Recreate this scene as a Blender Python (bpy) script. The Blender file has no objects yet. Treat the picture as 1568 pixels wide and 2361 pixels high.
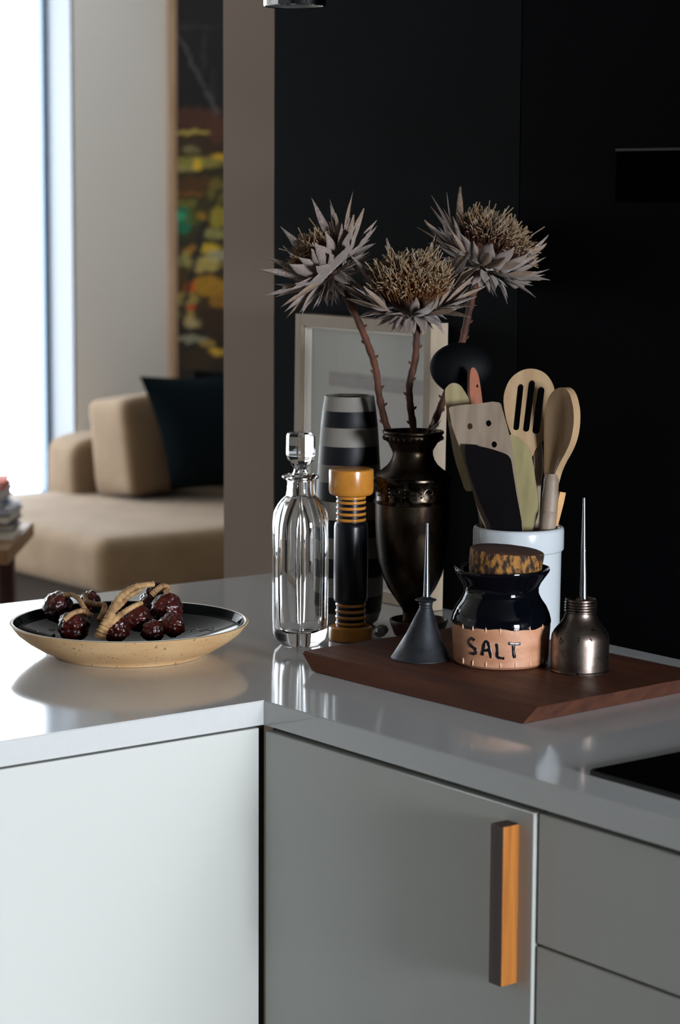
import bpy, bmesh, math, random
from mathutils import Vector, Matrix, noise, geometry
V = Vector
random.seed(7)
C = bpy.context.scene.collection
sc = bpy.context.scene

# ------------------------------------------------------------------ camera
IW, IH, FP = 1568, 2361, 5508.4
yaw, pitch, roll = (math.radians(a) for a in (52.3439, 7.6106, 0.2985))
CF = V((math.cos(yaw)*math.cos(pitch), math.sin(yaw)*math.cos(pitch), -math.sin(pitch)))
_r = V((math.sin(yaw), -math.cos(yaw), 0)); _u = _r.cross(CF)
CR = _r*math.cos(roll) + _u*math.sin(roll)
CU = _u*math.cos(roll) - _r*math.sin(roll)
def ray(x, y): return CF + CR*((x-IW/2)/FP) - CU*((y-IH/2)/FP)
CAM = V((0, 0, .91)) - ray(608, 1615)*3.0
HF = V((CF.x, CF.y, 0)).normalized()
def gz(x, y, z): d = ray(x, y); return CAM + d*((z-CAM.z)/d.z)
def gx(x, y, X): d = ray(x, y); return CAM + d*((X-CAM.x)/d.x)
def gy(x, y, Y): d = ray(x, y); return CAM + d*((Y-CAM.y)/d.y)
def gd(x, y, D): return CAM + ray(x, y)*D
def gp(x, y, P, n): d = ray(x, y); return CAM + d*((P-CAM).dot(n)/d.dot(n))
def pr(p):
    d = V(p)-CAM; z = d.dot(CF)
    return IW/2+FP*d.dot(CR)/z, IH/2-FP*d.dot(CU)/z, z
cd = bpy.data.cameras.new('camera'); co = bpy.data.objects.new('camera', cd); C.objects.link(co)
M = Matrix((CR, CU, -CF)).transposed().to_4x4(); M.translation = CAM
co.matrix_world = M
cd.sensor_fit = 'VERTICAL'; cd.sensor_height = 36; cd.lens = FP/IH*36
cd.clip_start = .05; cd.clip_end = 200
cd.dof.use_dof = True; cd.dof.focus_distance = 3.2; cd.dof.aperture_fstop = 6.3
sc.camera = co
# ------------------------------------------------------------------ world, light, exposure
w = bpy.data.worlds.new('overcast_sky'); sc.world = w; w.use_nodes = True
w.node_tree.nodes['Background'].inputs[0].default_value = (.86, .93, 1, 1)
w.node_tree.nodes['Background'].inputs[1].default_value = 9.3
def area(name, loc, direction, sx, sy, power, col, portal=False):
    l = bpy.data.lights.new(name, 'AREA'); l.shape = 'RECTANGLE'; l.size = sx; l.size_y = sy
    l.energy = power; l.color = col
    if portal: l.cycles.is_portal = True
    o = bpy.data.objects.new(name, l); C.objects.link(o); o.location = loc
    o.rotation_euler = V(direction).to_track_quat('-Z', 'Y').to_euler(); return o
# daylight in the kitchen window behind the camera
KW = (-.55, .40, .93, 1.72)     # x0,x1,z0,z1
KY = -4.3
LW = (-1.0, 2.86, .33, 2.55)      # living room window
LY = 5.4
area('kitchen_window_daylight', ((KW[0]+KW[1])/2, KY-.14, (KW[2]+KW[3])/2), (0, 1, 0), KW[1]-KW[0], KW[3]-KW[2], 350, (.86, .93, 1))
area('living_window_portal', ((LW[0]+LW[1])/2, LY+.20, (LW[2]+LW[3])/2), (0, -1, 0), LW[1]-LW[0], LW[3]-LW[2], 1, (1, 1, 1), True)
pl = bpy.data.lights.new('warm_lamp', 'POINT'); pl.energy = 1.6; pl.color = (1, .55, .2); pl.shadow_soft_size = .03
po = bpy.data.objects.new('warm_lamp', pl); C.objects.link(po); po.location = (-2.6, 1.7, 1.75)
sc.view_settings.view_transform = 'Standard'; sc.view_settings.look = 'None'
sc.view_settings.gamma = 1; sc.view_settings.use_curve_mapping = False
sc.view_settings.exposure = 0.0
sc.cycles.max_bounces = 10; sc.cycles.diffuse_bounces = 5; sc.cycles.glossy_bounces = 5
sc.cycles.transmission_bounces = 10; sc.cycles.transparent_max_bounces = 8
sc.cycles.sample_clamp_indirect = 6; sc.cycles.use_denoising = True
sc.cycles.blur_glossy = .3

# ------------------------------------------------------------------ materials
def hexc(h):
    c = [int(h[i:i+2], 16)/255 for i in (0, 2, 4)]
    return tuple(x/12.92 if x <= .04045 else ((x+.055)/1.055)**2.4 for x in c)+(1,)
def mat(name, col, rough=.5, metal=0, spec=.5, var=None, scale=(8, 8, 8), detail=5, lo=.35, hi=.65, bump=0, bscale=60, bdist=.002,
        coat=0, sheen=0, rvar=0, trans=0, ior=1.45, spots=None, spscale=120, spth=.3, wave=None):
    """principled with an optional second colour by stretched noise, speckles, bump"""
    m = bpy.data.materials.new(name); m.use_nodes = True; nt = m.node_tree; N = nt.nodes; L = nt.links
    b = N['Principled BSDF']
    def setin(k, v): b.inputs[k].default_value = v
    setin('Base Color', col if len(col) == 4 else (*col, 1)); setin('Roughness', rough); setin('Metallic', metal)
    setin('Specular IOR Level', spec); setin('Coat Weight', coat); setin('Sheen Weight', sheen)
    setin('Transmission Weight', trans); setin('IOR', ior); b.inputs['Coat Roughness'].default_value = .05
    tc = N.new('ShaderNodeTexCoord'); out = None
    def noise_n(sc_, det=5, sclv=1., rg=.55):
        mp = N.new('ShaderNodeMapping'); mp.inputs['Scale'].default_value = sc_
        L.new(tc.outputs['Object'], mp.inputs[0])
        n = N.new('ShaderNodeTexNoise'); n.inputs['Scale'].default_value = sclv; n.inputs['Detail'].default_value = det
        n.inputs['Roughness'].default_value = rg; L.new(mp.outputs[0], n.inputs['Vector']); return n
    if var:
        n = noise_n(scale, detail)
        r = N.new('ShaderNodeValToRGB'); r.color_ramp.elements[0].position = lo; r.color_ramp.elements[1].position = hi
        r.color_ramp.elements[0].color = col; r.color_ramp.elements[1].color = var
        L.new(n.outputs['Fac'], r.inputs[0]); out = r.outputs[0]
        if rvar:
            mr = N.new('ShaderNodeMapRange'); mr.inputs['To Min'].default_value = rough; mr.inputs['To Max'].default_value = rough+rvar
            mr.inputs['From Min'].default_value = lo; mr.inputs['From Max'].default_value = hi
            L.new(n.outputs['Fac'], mr.inputs[0]); L.new(mr.outputs[0], b.inputs['Roughness'])
    if spots:
        n = noise_n((spscale,)*3, 2)
        r = N.new('ShaderNodeValToRGB'); r.color_ramp.elements[0].position = spth; r.color_ramp.elements[1].position = spth+.03
        r.color_ramp.elements[0].color = (1, 1, 1, 1); r.color_ramp.elements[1].color = (0, 0, 0, 1)
        L.new(n.outputs['Fac'], r.inputs[0])
        mx = N.new('ShaderNodeMixRGB'); mx.inputs['Color1'].default_value = col; mx.inputs['Color2'].default_value = spots
        if out: L.new(out, mx.inputs['Color1'])
        L.new(r.outputs[0], mx.inputs['Fac']); out = mx.outputs[0]
    if out: L.new(out, b.inputs['Base Color'])
    if bump:
        n = noise_n(bscale if isinstance(bscale, tuple) else (bscale,)*3, 6, rg=.65)
        bp = N.new('ShaderNodeBump'); bp.inputs['Strength'].default_value = bump; bp.inputs['Distance'].default_value = bdist
        L.new(n.outputs['Fac'], bp.inputs['Height']); L.new(bp.outputs[0], b.inputs['Normal'])
    return m
H = hexc
m_plaster = mat('plaster_beige', H('8e8174'), .75, bump=.15, bscale=40, bdist=.001)
m_white = mat('plaster_white', H('ecebe8'), .7)
m_kwall = mat('charcoal_paint', H('3a3937'), .7)
m_kceil = mat('kitchen_ceiling', H('5c5a57'), .8)
m_column = mat('plaster_taupe', H('7e6b5c'), .75, bump=.15, bscale=40, bdist=.001)
m_black = mat('black_wall_panel', H('0c0d0e'), .6, var=H('101112'), scale=(5, 5, 5), bump=.25, bscale=30, bdist=.001, spec=.02)
m_black2 = mat('black_wall_panel_dark', H('08080a'), .55, spec=.01, bump=.1, bscale=30, bdist=.001)
m_floor = mat('dark_floor', H('3c3834'), .5, var=H('4a443e'), scale=(1, 12, 1))
m_oakfloor = mat('oak_floor', H('b5aca0'), .5, var=H('a89e90'), scale=(1, 12, 1))
m_ceil = mat('ceiling_paint', H('e4e2de'), .8)
m_counter = mat('white_composite', H('c2c2c1'), .09, spec=.5, var=H('c4c4c3'), scale=(90, 90, 90), coat=.0)
m_door = mat('painted_front', H('c3c3be'), .55, spec=.1)
m_carc = mat('carcass', H('33302c'), .6)
m_oak = mat('orange_oak', H('c07a35'), .45, var=H('8d4f1c'), scale=(160, 160, 6), lo=.38, hi=.72, bump=.1, bscale=(300, 300, 12), bdist=.0005)
m_hob = mat('black_glass', H('050506'), .03, spec=.5)
m_board = mat('walnut_board', H('633620'), .5, var=H('42221a'), scale=(42, 5, 42), spec=.35, lo=.3, hi=.75, bump=.25, bscale=(120, 14, 120), bdist=.0008, rvar=.15)
m_boardend = mat('walnut_end', H('5a3320'), .6, var=H('3f2016'), scale=(70, 40, 50), lo=.3, hi=.7, bump=.3, bscale=150, bdist=.0008)
m_clay = mat('salt_clay', H('bb886b'), .55, var=H('a67253'), scale=(30, 30, 60), spots=H('8a5a3c'), spscale=260, spth=.27, bump=.2, bscale=90, bdist=.0008)
m_glaze = mat('blue_black_glaze', H('05060b'), .06, spec=.35, bump=.08, bscale=25, bdist=.001)
m_letter = mat('letter_glaze', H('0d0f16'), .25)
m_notch = mat('pale_notch', H('dcb596'), .6)
m_cork = mat('cork', H('946428'), .8, var=H('25140b'), scale=(140, 140, 80), detail=5, lo=.42, hi=.56, bump=.8, bscale=160, bdist=.002)
m_corktop = mat('cork_top', H('4c2d1f'), .8, var=H('3a2016'), scale=(90, 90, 90), bump=.6, bscale=120, bdist=.0015)
m_zinc = mat('dull_zinc', H('46474b'), .45, metal=.85, var=H('2c2d30'), scale=(40, 40, 40), rvar=.2, bump=.15, bscale=60, bdist=.001)
m_steel = mat('aged_steel', H('8d8078'), .24, metal=1, var=H('4e423b'), scale=(45, 45, 30), rvar=.22, spots=H('241a14'), spscale=130, spth=.3, bump=.12, bscale=120, bdist=.0008)
m_spout = mat('bright_spout', H('7c8186'), .28, metal=1)
m_mill = mat('orange_lacquer', H('bb7d33'), .22, spec=.5, var=H('a96c28'), scale=(30, 30, 30))
m_millblk = mat('black_lacquer', H('0a0c12'), .28, spec=.4)
m_glass = mat('clear_glass', (1, 1, 1, 1), 0.0, trans=1, ior=1.47)
m_vgrey = mat('vase_grey', H('77726a'), .6, bump=.1, bscale=40, bdist=.0006)
m_vblk = mat('vase_black', H('0c0d12'), .5, spec=.3)
m_silver = mat('tarnished_silver', H('55483b'), .2, metal=1, var=H('17110d'), scale=(22, 22, 12), lo=.3, hi=.62, rvar=.3, bump=.12, bscale=50, bdist=.001)
m_silvdk = mat('tarnished_relief', H('50463c'), .28, metal=1, var=H('15110e'), scale=(120, 120, 120), lo=.35, hi=.6)
m_dish = mat('dark_red_clay', H('4a211c'), .5, var=H('3a1815'), scale=(20, 20, 20))
m_shell = mat('grey_shell', H('8f8880'), .25, var=H('4a4640'), scale=(60, 60, 60))
m_crock = mat('white_glazed', H('b9bec2'), .14, spec=.5)
m_frame = mat('pale_wood_frame', H('9c8b7a'), .55, var=H('95846f'), scale=(60, 60, 8))
m_mat = mat('mat_paper', H('b9b9b4'), .8)
m_lip = mat('frame_lip', H('cfc6ba'), .5)
m_stem = mat('stem_bark', H('5a311c'), .75, var=H('2f1a13'), scale=(60, 60, 25), bump=.6, bscale=120, bdist=.002)
m_bract = mat('dried_bract', H('8c7d77'), .75, var=H('64544f'), scale=(40, 40, 40), sheen=.2, spots=H('b0a183'), spscale=50, spth=.34)
m_bract2 = mat('dried_bract_tan', H('93816d'), .75, var=H('6e564c'), scale=(40, 40, 40))
m_stamen = mat('stamen', H('7d4d1f'), .7, var=H('45220e'), scale=(60, 60, 60))
m_stamen2 = mat('stamen_tip', H('948470'), .75, var=H('80603c'), scale=(60, 60, 60))
m_core = mat('flower_core', H('3f2416'), .9, bump=.8, bscale=200, bdist=.003)
def woodm(n, a, b): return mat(n, H(a), .55, var=H(b), scale=(70, 70, 9), lo=.35, hi=.7, bump=.1, bscale=(200, 200, 20), bdist=.0005)
m_w1 = woodm('beech_pale', 'aa8d6c', '947452'); m_w2 = woodm('beech_greyed', '8c7b6b', '766353')
m_w3 = woodm('olive_wood', '93875f', '7c704c'); m_w4 = woodm('honey_wood', 'b8843f', '9a6a30')
m_w5 = woodm('rust_wood', '8c4416', '6a3210'); m_w6 = woodm('sand_wood', 'a89a78', '907f58')
m_plum = mat('plum_silicone', H('060305'), .6, spec=.12)
m_blkpl = mat('black_nylon', H('050608'), .6, spec=.12)
m_bowl = mat('speckled_stoneware', H('d3b083'), .55, var=H('c29a6c'), scale=(10, 10, 40), spots=H('6b4a30'), spscale=230, spth=.3, bump=.15, bscale=(40, 40, 200), bdist=.0006)
m_bglz = mat('green_black_glaze', H('0c1211'), .05, spec=.035)
m_rimw = mat('pale_rim', H('d8cfc2'), .35)
m_pod = mat('glossy_pod', H('4a1710'), .22, spec=.6, var=H('1d0a08'), scale=(50, 50, 50), bump=.5, bscale=90, bdist=.003, coat=.3)
m_twig = mat('tan_twig', H('c29a6a'), .7, var=H('7d5a38'), scale=(60, 60, 60), bump=.7, bscale=260, bdist=.002)
m_chrome = mat('chrome', H('d5d7da'), .05, metal=1)
m_chromei = mat('lamp_inner', H('8d9092'), .35, metal=.9)
m_sofa = mat('camel_fabric', H('78634b'), .9, var=H('6c573f'), scale=(6, 6, 6), sheen=.1, bump=.3, bscale=300, bdist=.002)
m_teal = mat('teal_velvet', H('091318'), .9, spec=.1)
m_blk = mat('soot_fabric', H('0a0a0e'), .9, spec=.1)
m_wframe = mat('window_frame', H('6f8297'), .5)
m_pframe = mat('pinkish_wood', H('c2a488'), .5, var=H('ad8c70'), scale=(40, 40, 4))
m_table = mat('table_wood', H('8d6c48'), .5, var=H('6d4f32'), scale=(4, 40, 40))
m_tleg = mat('dark_red_lacquer', H('2d0a0a'), .4)
def flat(n, h, r=.6): return mat(n, H(h), r)
# panes: partly mirror, mostly clear, real for every ray
def pane_mat(name, f, rough=0.0):
    m = bpy.data.materials.new(name); m.use_nodes = True; nt = m.node_tree; N = nt.nodes
    N.remove(N['Principled BSDF']); g = N.new('ShaderNodeBsdfGlossy'); g.inputs['Roughness'].default_value = rough
    t = N.new('ShaderNodeBsdfTransparent'); x = N.new('ShaderNodeMixShader'); x.inputs[0].default_value = f
    nt.links.new(t.outputs[0], x.inputs[1]); nt.links.new(g.outputs[0], x.inputs[2])
    nt.links.new(x.outputs[0], N['Material Output'].inputs[0]); return m
m_pane = pane_mat('window_pane', .06); m_pglass = pane_mat('picture_glass', .10, .02)

# ------------------------------------------------------------------ builders (world coordinates in, origin subtracted)
def tag(o, label=None, cat=None, group=None, kind=None):
    if label: o['label'] = label
    if cat: o['category'] = cat
    if group: o['group'] = group
    if kind: o['kind'] = kind
    return o
def wloc(o):
    p = V((0, 0, 0))
    while o: p = p + V(o.location); o = o.parent
    return p
def thing(name, loc, label, cat, group=None):
    o = bpy.data.objects.new(name, None); C.objects.link(o); o.location = loc; o.empty_display_size = .02
    return tag(o, label, cat, group)
def obj(name, bm, mats, parent=None, origin=(0, 0, 0), smooth=True, recalc=True):
    if recalc: bmesh.ops.recalc_face_normals(bm, faces=bm.faces)
    org = wloc(parent) if parent else V(origin)
    for v in bm.verts: v.co -= org
    me = bpy.data.meshes.new(name); bm.to_mesh(me); bm.free()
    for m in (mats if isinstance(mats, (list, tuple)) else [mats]): me.materials.append(m)
    o = bpy.data.objects.new(name, me); C.objects.link(o)
    if parent: o.parent = parent
    else: o.location = org
    if smooth:
        for p in me.polygons: p.use_smooth = True
        try: me.set_sharp_from_angle(angle=math.radians(38))
        except Exception: pass
    return o
def box(bm, a, b, bev=0, seg=2, mi=0):
    b2 = bmesh.new(); bmesh.ops.create_cube(b2, size=1)
    for v in b2.verts: v.co = V([a[i]+(v.co[i]+.5)*(b[i]-a[i]) for i in range(3)])
    if bev: bmesh.ops.bevel(b2, geom=list(b2.edges), offset=bev, segments=seg, profile=.5, affect='EDGES')
    merge(bm, b2, mi); return bm
def merge(bm, b2, mi=None):
    mp = {v: bm.verts.new(v.co) for v in b2.verts}
    for f in b2.faces:
        try: nf = bm.faces.new([mp[v] for v in f.verts]); nf.material_index = f.material_index if mi is None else mi
        except ValueError: pass
    b2.free()
def lathe(bm, cx, cy, prof, seg=48, mi=0, mif=None, rfun=None, ox=None):
    """prof: (r, z) list; rfun(theta, i, r)->r; ox(z)->xy offset"""
    rings = []
    for i, (r, z) in enumerate(prof):
        dx, dy = ox(z) if ox else (0, 0)
        if r < 1e-6: rings.append([bm.verts.new((cx+dx, cy+dy, z))]); continue
        ring = []
        for k in range(seg):
            t = 2*math.pi*k/seg; rr = rfun(t, i, r) if rfun else r
            ring.append(bm.verts.new((cx+dx+rr*math.cos(t), cy+dy+rr*math.sin(t), z)))
        rings.append(ring)
    for i in range(len(rings)-1):
        a, b = rings[i], rings[i+1]; m_ = mif(i) if mif else mi
        for k in range(seg):
            k2 = (k+1) % seg
            if len(a) == 1 and len(b) == 1: break
            if len(a) == 1: f = bm.faces.new((a[0], b[k2], b[k]))
            elif len(b) == 1: f = bm.faces.new((a[k], a[k2], b[0]))
            else: f = bm.faces.new((a[k], a[k2], b[k2], b[k]))
            f.material_index = m_
    return bm
def lobj(name, cx, cy, prof, m, parent=None, **k): return obj(name, lathe(bmesh.new(), cx, cy, prof, **k), m, parent, origin=(cx, cy, min(p[1] for p in prof)))
def crom(pts, n):
    P = [V(p) for p in pts]; out = []
    for i in range(len(P)-1):
        p0 = P[max(i-1, 0)]; p1 = P[i]; p2 = P[i+1]; p3 = P[min(i+2, len(P)-1)]
        for k in range(n):
            t = k/n
            out.append(.5*((2*p1)+(p2-p0)*t+(2*p0-5*p1+4*p2-p3)*t*t+(3*p1-p0-3*p2+p3)*t**3))
    out.append(P[-1]); return out
def tube(bm, pts, rad, seg=8, mi=0, caps=True):
    """rad: number or list"""
    n = len(pts); rings = []; up = V((.13, .21, 1)).normalized()
    t0 = (pts[1]-pts[0]).normalized(); nrm = t0.cross(up)
    if nrm.length < .1: nrm = t0.cross(V((1, 0, 0)))
    nrm.normalize()
    for i in range(n):
        t = (pts[min(i+1, n-1)]-pts[max(i-1, 0)]).normalized()
        nrm = (nrm - t*nrm.dot(t)).normalized(); b = t.cross(nrm)
        r = rad[i] if isinstance(rad, (list, tuple)) else rad
        rings.append([bm.verts.new(pts[i]+(nrm*math.cos(2*math.pi*k/seg)+b*math.sin(2*math.pi*k/seg))*r) for k in range(seg)])
    for i in range(n-1):
        for k in range(seg):
            f = bm.faces.new((rings[i][k], rings[i][(k+1) % seg], rings[i+1][(k+1) % seg], rings[i+1][k])); f.material_index = mi
    if caps:
        for rg in (rings[0][::-1], rings[-1]): f = bm.faces.new(rg); f.material_index = mi
    return bm
def plate(bm, outer, holes, P, n, thick, mi=0, bev=0):
    """flat piece: outline (and holes) given on the photo, laid on plane P,n, given real thickness along n"""
    n = n.normalized(); loops = [[gp(x, y, P, n) for x, y in lp] for lp in [outer]+list(holes)]
    if n.dot(CF) > 0: n = -n
    tris = geometry.tessellate_polygon(loops); flatv = [p for lp in loops for p in lp]
    A = [bm.verts.new(p) for p in flatv]; B = [bm.verts.new(p-n*thick) for p in flatv]
    for a, b, c in tris:
        for q, fl in ((A, 0), (B, 1)):
            vs = (q[a], q[b], q[c]) if not fl else (q[c], q[b], q[a])
            try: bm.faces.new(vs).material_index = mi
            except ValueError: pass
    s = 0
    for lp in loops:
        k = len(lp)
        for i in range(k):
            j = (i+1) % k; bm.faces.new((A[s+i], A[s+j], B[s+j], B[s+i])).material_index = mi
        s += k
    return bm
def sm2(pts, n=4, closed=True):
    """smooth closed 2-D outline"""
    k = len(pts); out = []
    for i in range(k):
        p0, p1, p2, p3 = (pts[(i+d) % k] for d in (-1, 0, 1, 2))
        for s in range(n):
            t = s/n
            out.append(tuple(.5*((2*p1[a])+(p2[a]-p0[a])*t+(2*p0[a]-5*p1[a]+4*p2[a]-p3[a])*t*t+(3*p1[a]-p0[a]-3*p2[a]+p3[a])*t**3) for a in (0, 1)))
    return out
def spoonhead(bm, outline, cxy, P, n, thick, hollow, mi=0, rings=6, bulge=.6, rim=.82):
    n = n.normalized()
    if n.dot(CF) > 0: n = -n
    pts = [gp(x, y, P, n) for x, y in outline]; c = gp(*cxy, P, n); k = len(pts)
    def sheet(back):
        R = []
        for s in [1, rim, .68, .5, .3, .12]:
            ring = []
            for p in pts:
                q = c+(p-c)*s
                d = hollow*max(0, 1-(s/rim)**2) if s <= rim else 0
                if back: q = q - n*(thick+ hollow*bulge*(1-s*s))
                else: q = q - n*d
                ring.append(bm.verts.new(q))
            R.append(ring)
        dd = c - n*(thick+hollow*bulge) if back else c - n*hollow
        cv = bm.verts.new(dd)
        for a, b in zip(R, R[1:]):
            for i in range(k): bm.faces.new((a[i], a[(i+1) % k], b[(i+1) % k], b[i])).material_index = mi
        for i in range(k): bm.faces.new((R[-1][i], R[-1][(i+1) % k], cv)).material_index = mi
        return R[0]
    f = sheet(False); b = sheet(True)
    for i in range(k): bm.faces.new((f[i], b[i], b[(i+1) % k], f[(i+1) % k])).material_index = mi
    return bm
def zat(X, Y, py):
    """height at which a vertical axis through X,Y is seen at row py"""
    lo, hi = -.5, 4
    for _ in range(40):
        mid = (lo+hi)/2
        if pr((X, Y, mid))[1] > py: lo = mid
        else: hi = mid
    return (lo+hi)/2
def pxprof(X, Y, lst):
    D = pr((X, Y, 1.0))[2]
    return [(hw*D/FP, zat(X, Y, py)) for py, hw in lst]
def axis(x, y, z, hw):
    f = gz(x, y, z); d = (f-CAM).dot(CF); return f+HF*(hw*d/FP), hw*d/FP

# ------------------------------------------------------------------ room
def struct(name, bm, m, parent=None, smooth=False, origin=(0, 0, 0)):
    o = obj(name, bm, m, parent, origin=origin, smooth=smooth)
    if not parent: o['kind'] = 'structure'
    return o
WX = .618     # face of the black wall
CT = .91; BT = .935
struct('floor', box(bmesh.new(), (-4.2, -4.6, -.1), (6.4, .9, 0)), m_floor)
struct('floor_living', box(bmesh.new(), (-4.2, .9, -.1), (6.4, 5.9, 0)), m_oakfloor)
struct('ceiling', box(bmesh.new(), (-4.2, -4.6, 2.7), (6.4, .9, 2.8)), m_kceil)
struct('ceiling_living', box(bmesh.new(), (-4.2, .9, 2.7), (6.4, 5.9, 2.8)), m_ceil)
struct('wall_left', box(bmesh.new(), (-4.2, -4.6, 0), (-4.0, .9, 2.7)), m_kwall)
struct('wall_left_living', box(bmesh.new(), (-4.2, .9, 0), (-4.0, 5.9, 2.7)), m_white)
YP1 = gx(632, 1100, WX).y; YP0 = gx(514.5, 1100, WX).y; YJ = gx(1193, 750, WX).y
wr = struct('wall_right', box(bmesh.new(), (WX+.012, -4.5, 0), (WX+.16, YP1, 2.7)), m_plaster)
struct('wall_panel', box(bmesh.new(), (WX, YJ+.0008, 0), (WX+.0125, YP1, 2.7), .0006, 1), m_black, wr)
struct('wall_panel', box(bmesh.new(), (WX, -4.3, 0), (WX+.0125, YJ-.0008, 2.7), .0006, 1), m_black2, wr)
struct('wall_column', box(bmesh.new(), (WX, YP1, 0), (WX+.16, YP0, 2.7), .002, 1), m_column)
struct('wall_partition', box(bmesh.new(), (WX+.16, YP0-.16, 0), (6.2, YP0-.02, 2.7)), m_plaster)
struct('wall_living', box(bmesh.new(), (6.2, .7, 0), (6.4, 5.6, 2.7)), m_white)
def wall_y(name, y0, y1, x0, x1, W_, m):
    bm = bmesh.new(); a, b, c, d = W_
    box(bm, (x0, y0, 0), (a, y1, 2.7)); box(bm, (b, y0, 0), (x1, y1, 2.7))
    box(bm, (a, y0, 0), (b, y1, c)); box(bm, (a, y0, d), (b, y1, 2.7)); return struct(name, bm, m)
jx = gy(174, 600, LY).x; LW = (LW[0], jx, LW[2], LW[3])
zs = gy(60, 1141, LY+.17).z
LW = (LW[0], jx, zs-.03, LW[3])
wall_y('wall_far', LY, LY+.24, -4.0, 6.2, LW, m_white)
wall_y('wall_near', KY-.2, KY, -4.0, WX+.012, KW, m_kwall)
def window(name, x0, x1, z0, z1, y, fw, nmull):
    t = bpy.data.objects.new(name, None); C.objects.link(t); t.location = (x0, y, z0); t['kind'] = 'structure'
    bm = bmesh.new()
    box(bm, (x0, y, z0), (x0+fw, y+.05, z1)); box(bm, (x1-fw, y, z0), (x1, y+.05, z1))
    box(bm, (x0+fw, y, z0), (x1-fw, y+.05, z0+fw)); box(bm, (x0+fw, y, z1-fw), (x1-fw, y+.05, z1))
    for k in range(nmull):
        xm = x0+(x1-x0)*(k+1)/(nmull+1); box(bm, (xm-fw/2, y+.002, z0), (xm+fw/2, y+.048, z1))
    obj('window_frame', bm, m_wframe, t, smooth=False)
    obj('window_pane', box(bmesh.new(), (x0+fw, y+.02, z0+fw), (x1-fw, y+.026, z1-fw)), m_pane, t, smooth=False)
    if 'window_1' in name: obj('jamb_dimming_liner', box(bmesh.new(), (x1-.012, y-.168, z0), (x1, y, z1)), mat('lining_dimming_grey', H('7e838a'), .6), t, smooth=False)  # liner added over the jamb, greyed to tone down its overbright light
    obj('window_sill', box(bmesh.new(), (x0, y-.2, z0-.02), (x1, y, z0+.0)), m_white, t, smooth=False)
window('window_1', LW[0], LW[1], LW[2], LW[3], LY+.17, .035, 2)
window('window_2', KW[0], KW[1], KW[2], KW[3], KY-.1, .03, 0)

# ------------------------------------------------------------------ kitchen units
PB = gz(514, 1334, CT).y                 # back edge of the peninsula
th = .031
bm = bmesh.new()
outl = [(0, 0), (0, -2.2), (WX-.001, -2.2), (WX-.001, PB), (-.86, PB), (-.86, 0)]
vs = [bm.verts.new((x, y, CT-th)) for x, y in outl]; f = bm.faces.new(vs)
r_ = bmesh.ops.extrude_face_region(bm, geom=[f])
for v in r_['geom']:
    if isinstance(v, bmesh.types.BMVert): v.co.z = CT
bmesh.ops.bevel(bm, geom=[e for e in bm.edges if e.verts[0].co.z > CT-.001 and e.verts[1].co.z > CT-.001], offset=.0012, segments=2, affect='EDGES')
o = obj('countertop', bm, m_counter, origin=(0, 0, CT-th)); tag(o, 'glossy white L-shaped worktop wrapping the corner, bowl and board on it', 'countertop')
ZG = CT-th-.0075
pn = thing('peninsula_cabinet', (-.42, .4, 0), 'brightly lit white painted peninsula cabinet under the bowl side of the worktop', 'cabinet')
obj('side_panel', box(bmesh.new(), (-.845, .0015, .1), (-.006, .0195, CT-th-.0035), .0008, 1), m_door, pn)
obj('body', box(bmesh.new(), (-.84, .02, .1), (.015, PB-.02, CT-th)), m_carc, pn, smooth=False)
obj('plinth', box(bmesh.new(), (-.80, .06, 0), (.015, PB-.06, .1)), m_carc, pn, smooth=False)
YS = gx(1229, 2000, 0).y
cb = thing('door_cabinet', (.3, YS/2, 0), 'grey shaded base cabinet with one door and an orange wooden bar handle', 'cabinet')
dr = obj('door', box(bmesh.new(), (0.0, YS, .1), (.018, -.004, ZG), .0008, 1), m_door, cb)
obj('body', box(bmesh.new(), (.022, YS, .1), (WX-.01, -.003, CT-th)), m_carc, cb, smooth=False)
obj('plinth', box(bmesh.new(), (.06, YS, 0), (WX-.01, -.003, .1)), m_carc, cb, smooth=False)
hx = -.0236
a_ = gx(1160, 1907, hx); b_ = gx(1158, 2278, hx); hy0 = a_.y; hy1 = gx(1131, 1900, hx).y
hbm = box(bmesh.new(), (hx, hy0, b_.z), (.0005, hy1, a_.z), .0006, 1)
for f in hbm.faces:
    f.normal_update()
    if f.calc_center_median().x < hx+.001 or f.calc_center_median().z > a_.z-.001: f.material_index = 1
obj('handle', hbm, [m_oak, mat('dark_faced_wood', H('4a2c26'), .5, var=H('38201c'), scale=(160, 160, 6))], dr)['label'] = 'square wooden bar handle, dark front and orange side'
dc = thing('drawer_cabinet', (.3, YS-.4, 0), 'grey shaded drawer cabinet with plain fronts below the black cooktop', 'cabinet')
zd = gx(1236, 2177, .005).z
obj('drawer', box(bmesh.new(), (.0045, -1.3, zd+.0015), (.0225, YS-.0035, ZG), .0008, 1), m_door, dc)
obj('drawer', box(bmesh.new(), (.0045, -1.3, .42), (.0225, YS-.0035, zd-.0022), .0008, 1), m_door, dc)
obj('drawer', box(bmesh.new(), (.0045, -1.3, .1), (.0225, YS-.0035, .417), .0008, 1), m_door, dc)
obj('body', box(bmesh.new(), (.024, -1.3, .1), (WX-.01, YS-.001, CT-th)), m_carc, dc, smooth=False)
obj('plinth', box(bmesh.new(), (.06, -1.3, 0), (WX-.01, YS-.001, .1)), m_carc, dc, smooth=False)
cb2 = thing('end_cabinet', (.3, -1.75, 0), 'plain base cabinet beyond the drawers, outside the right edge', 'cabinet')
obj('door', box(bmesh.new(), (.0045, -2.19, .1), (.0225, -1.303, ZG), .0008, 1), m_door, cb2)
obj('body', box(bmesh.new(), (.024, -2.19, 0), (WX-.01, -1.301, CT-th)), m_carc, cb2, smooth=False)
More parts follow.
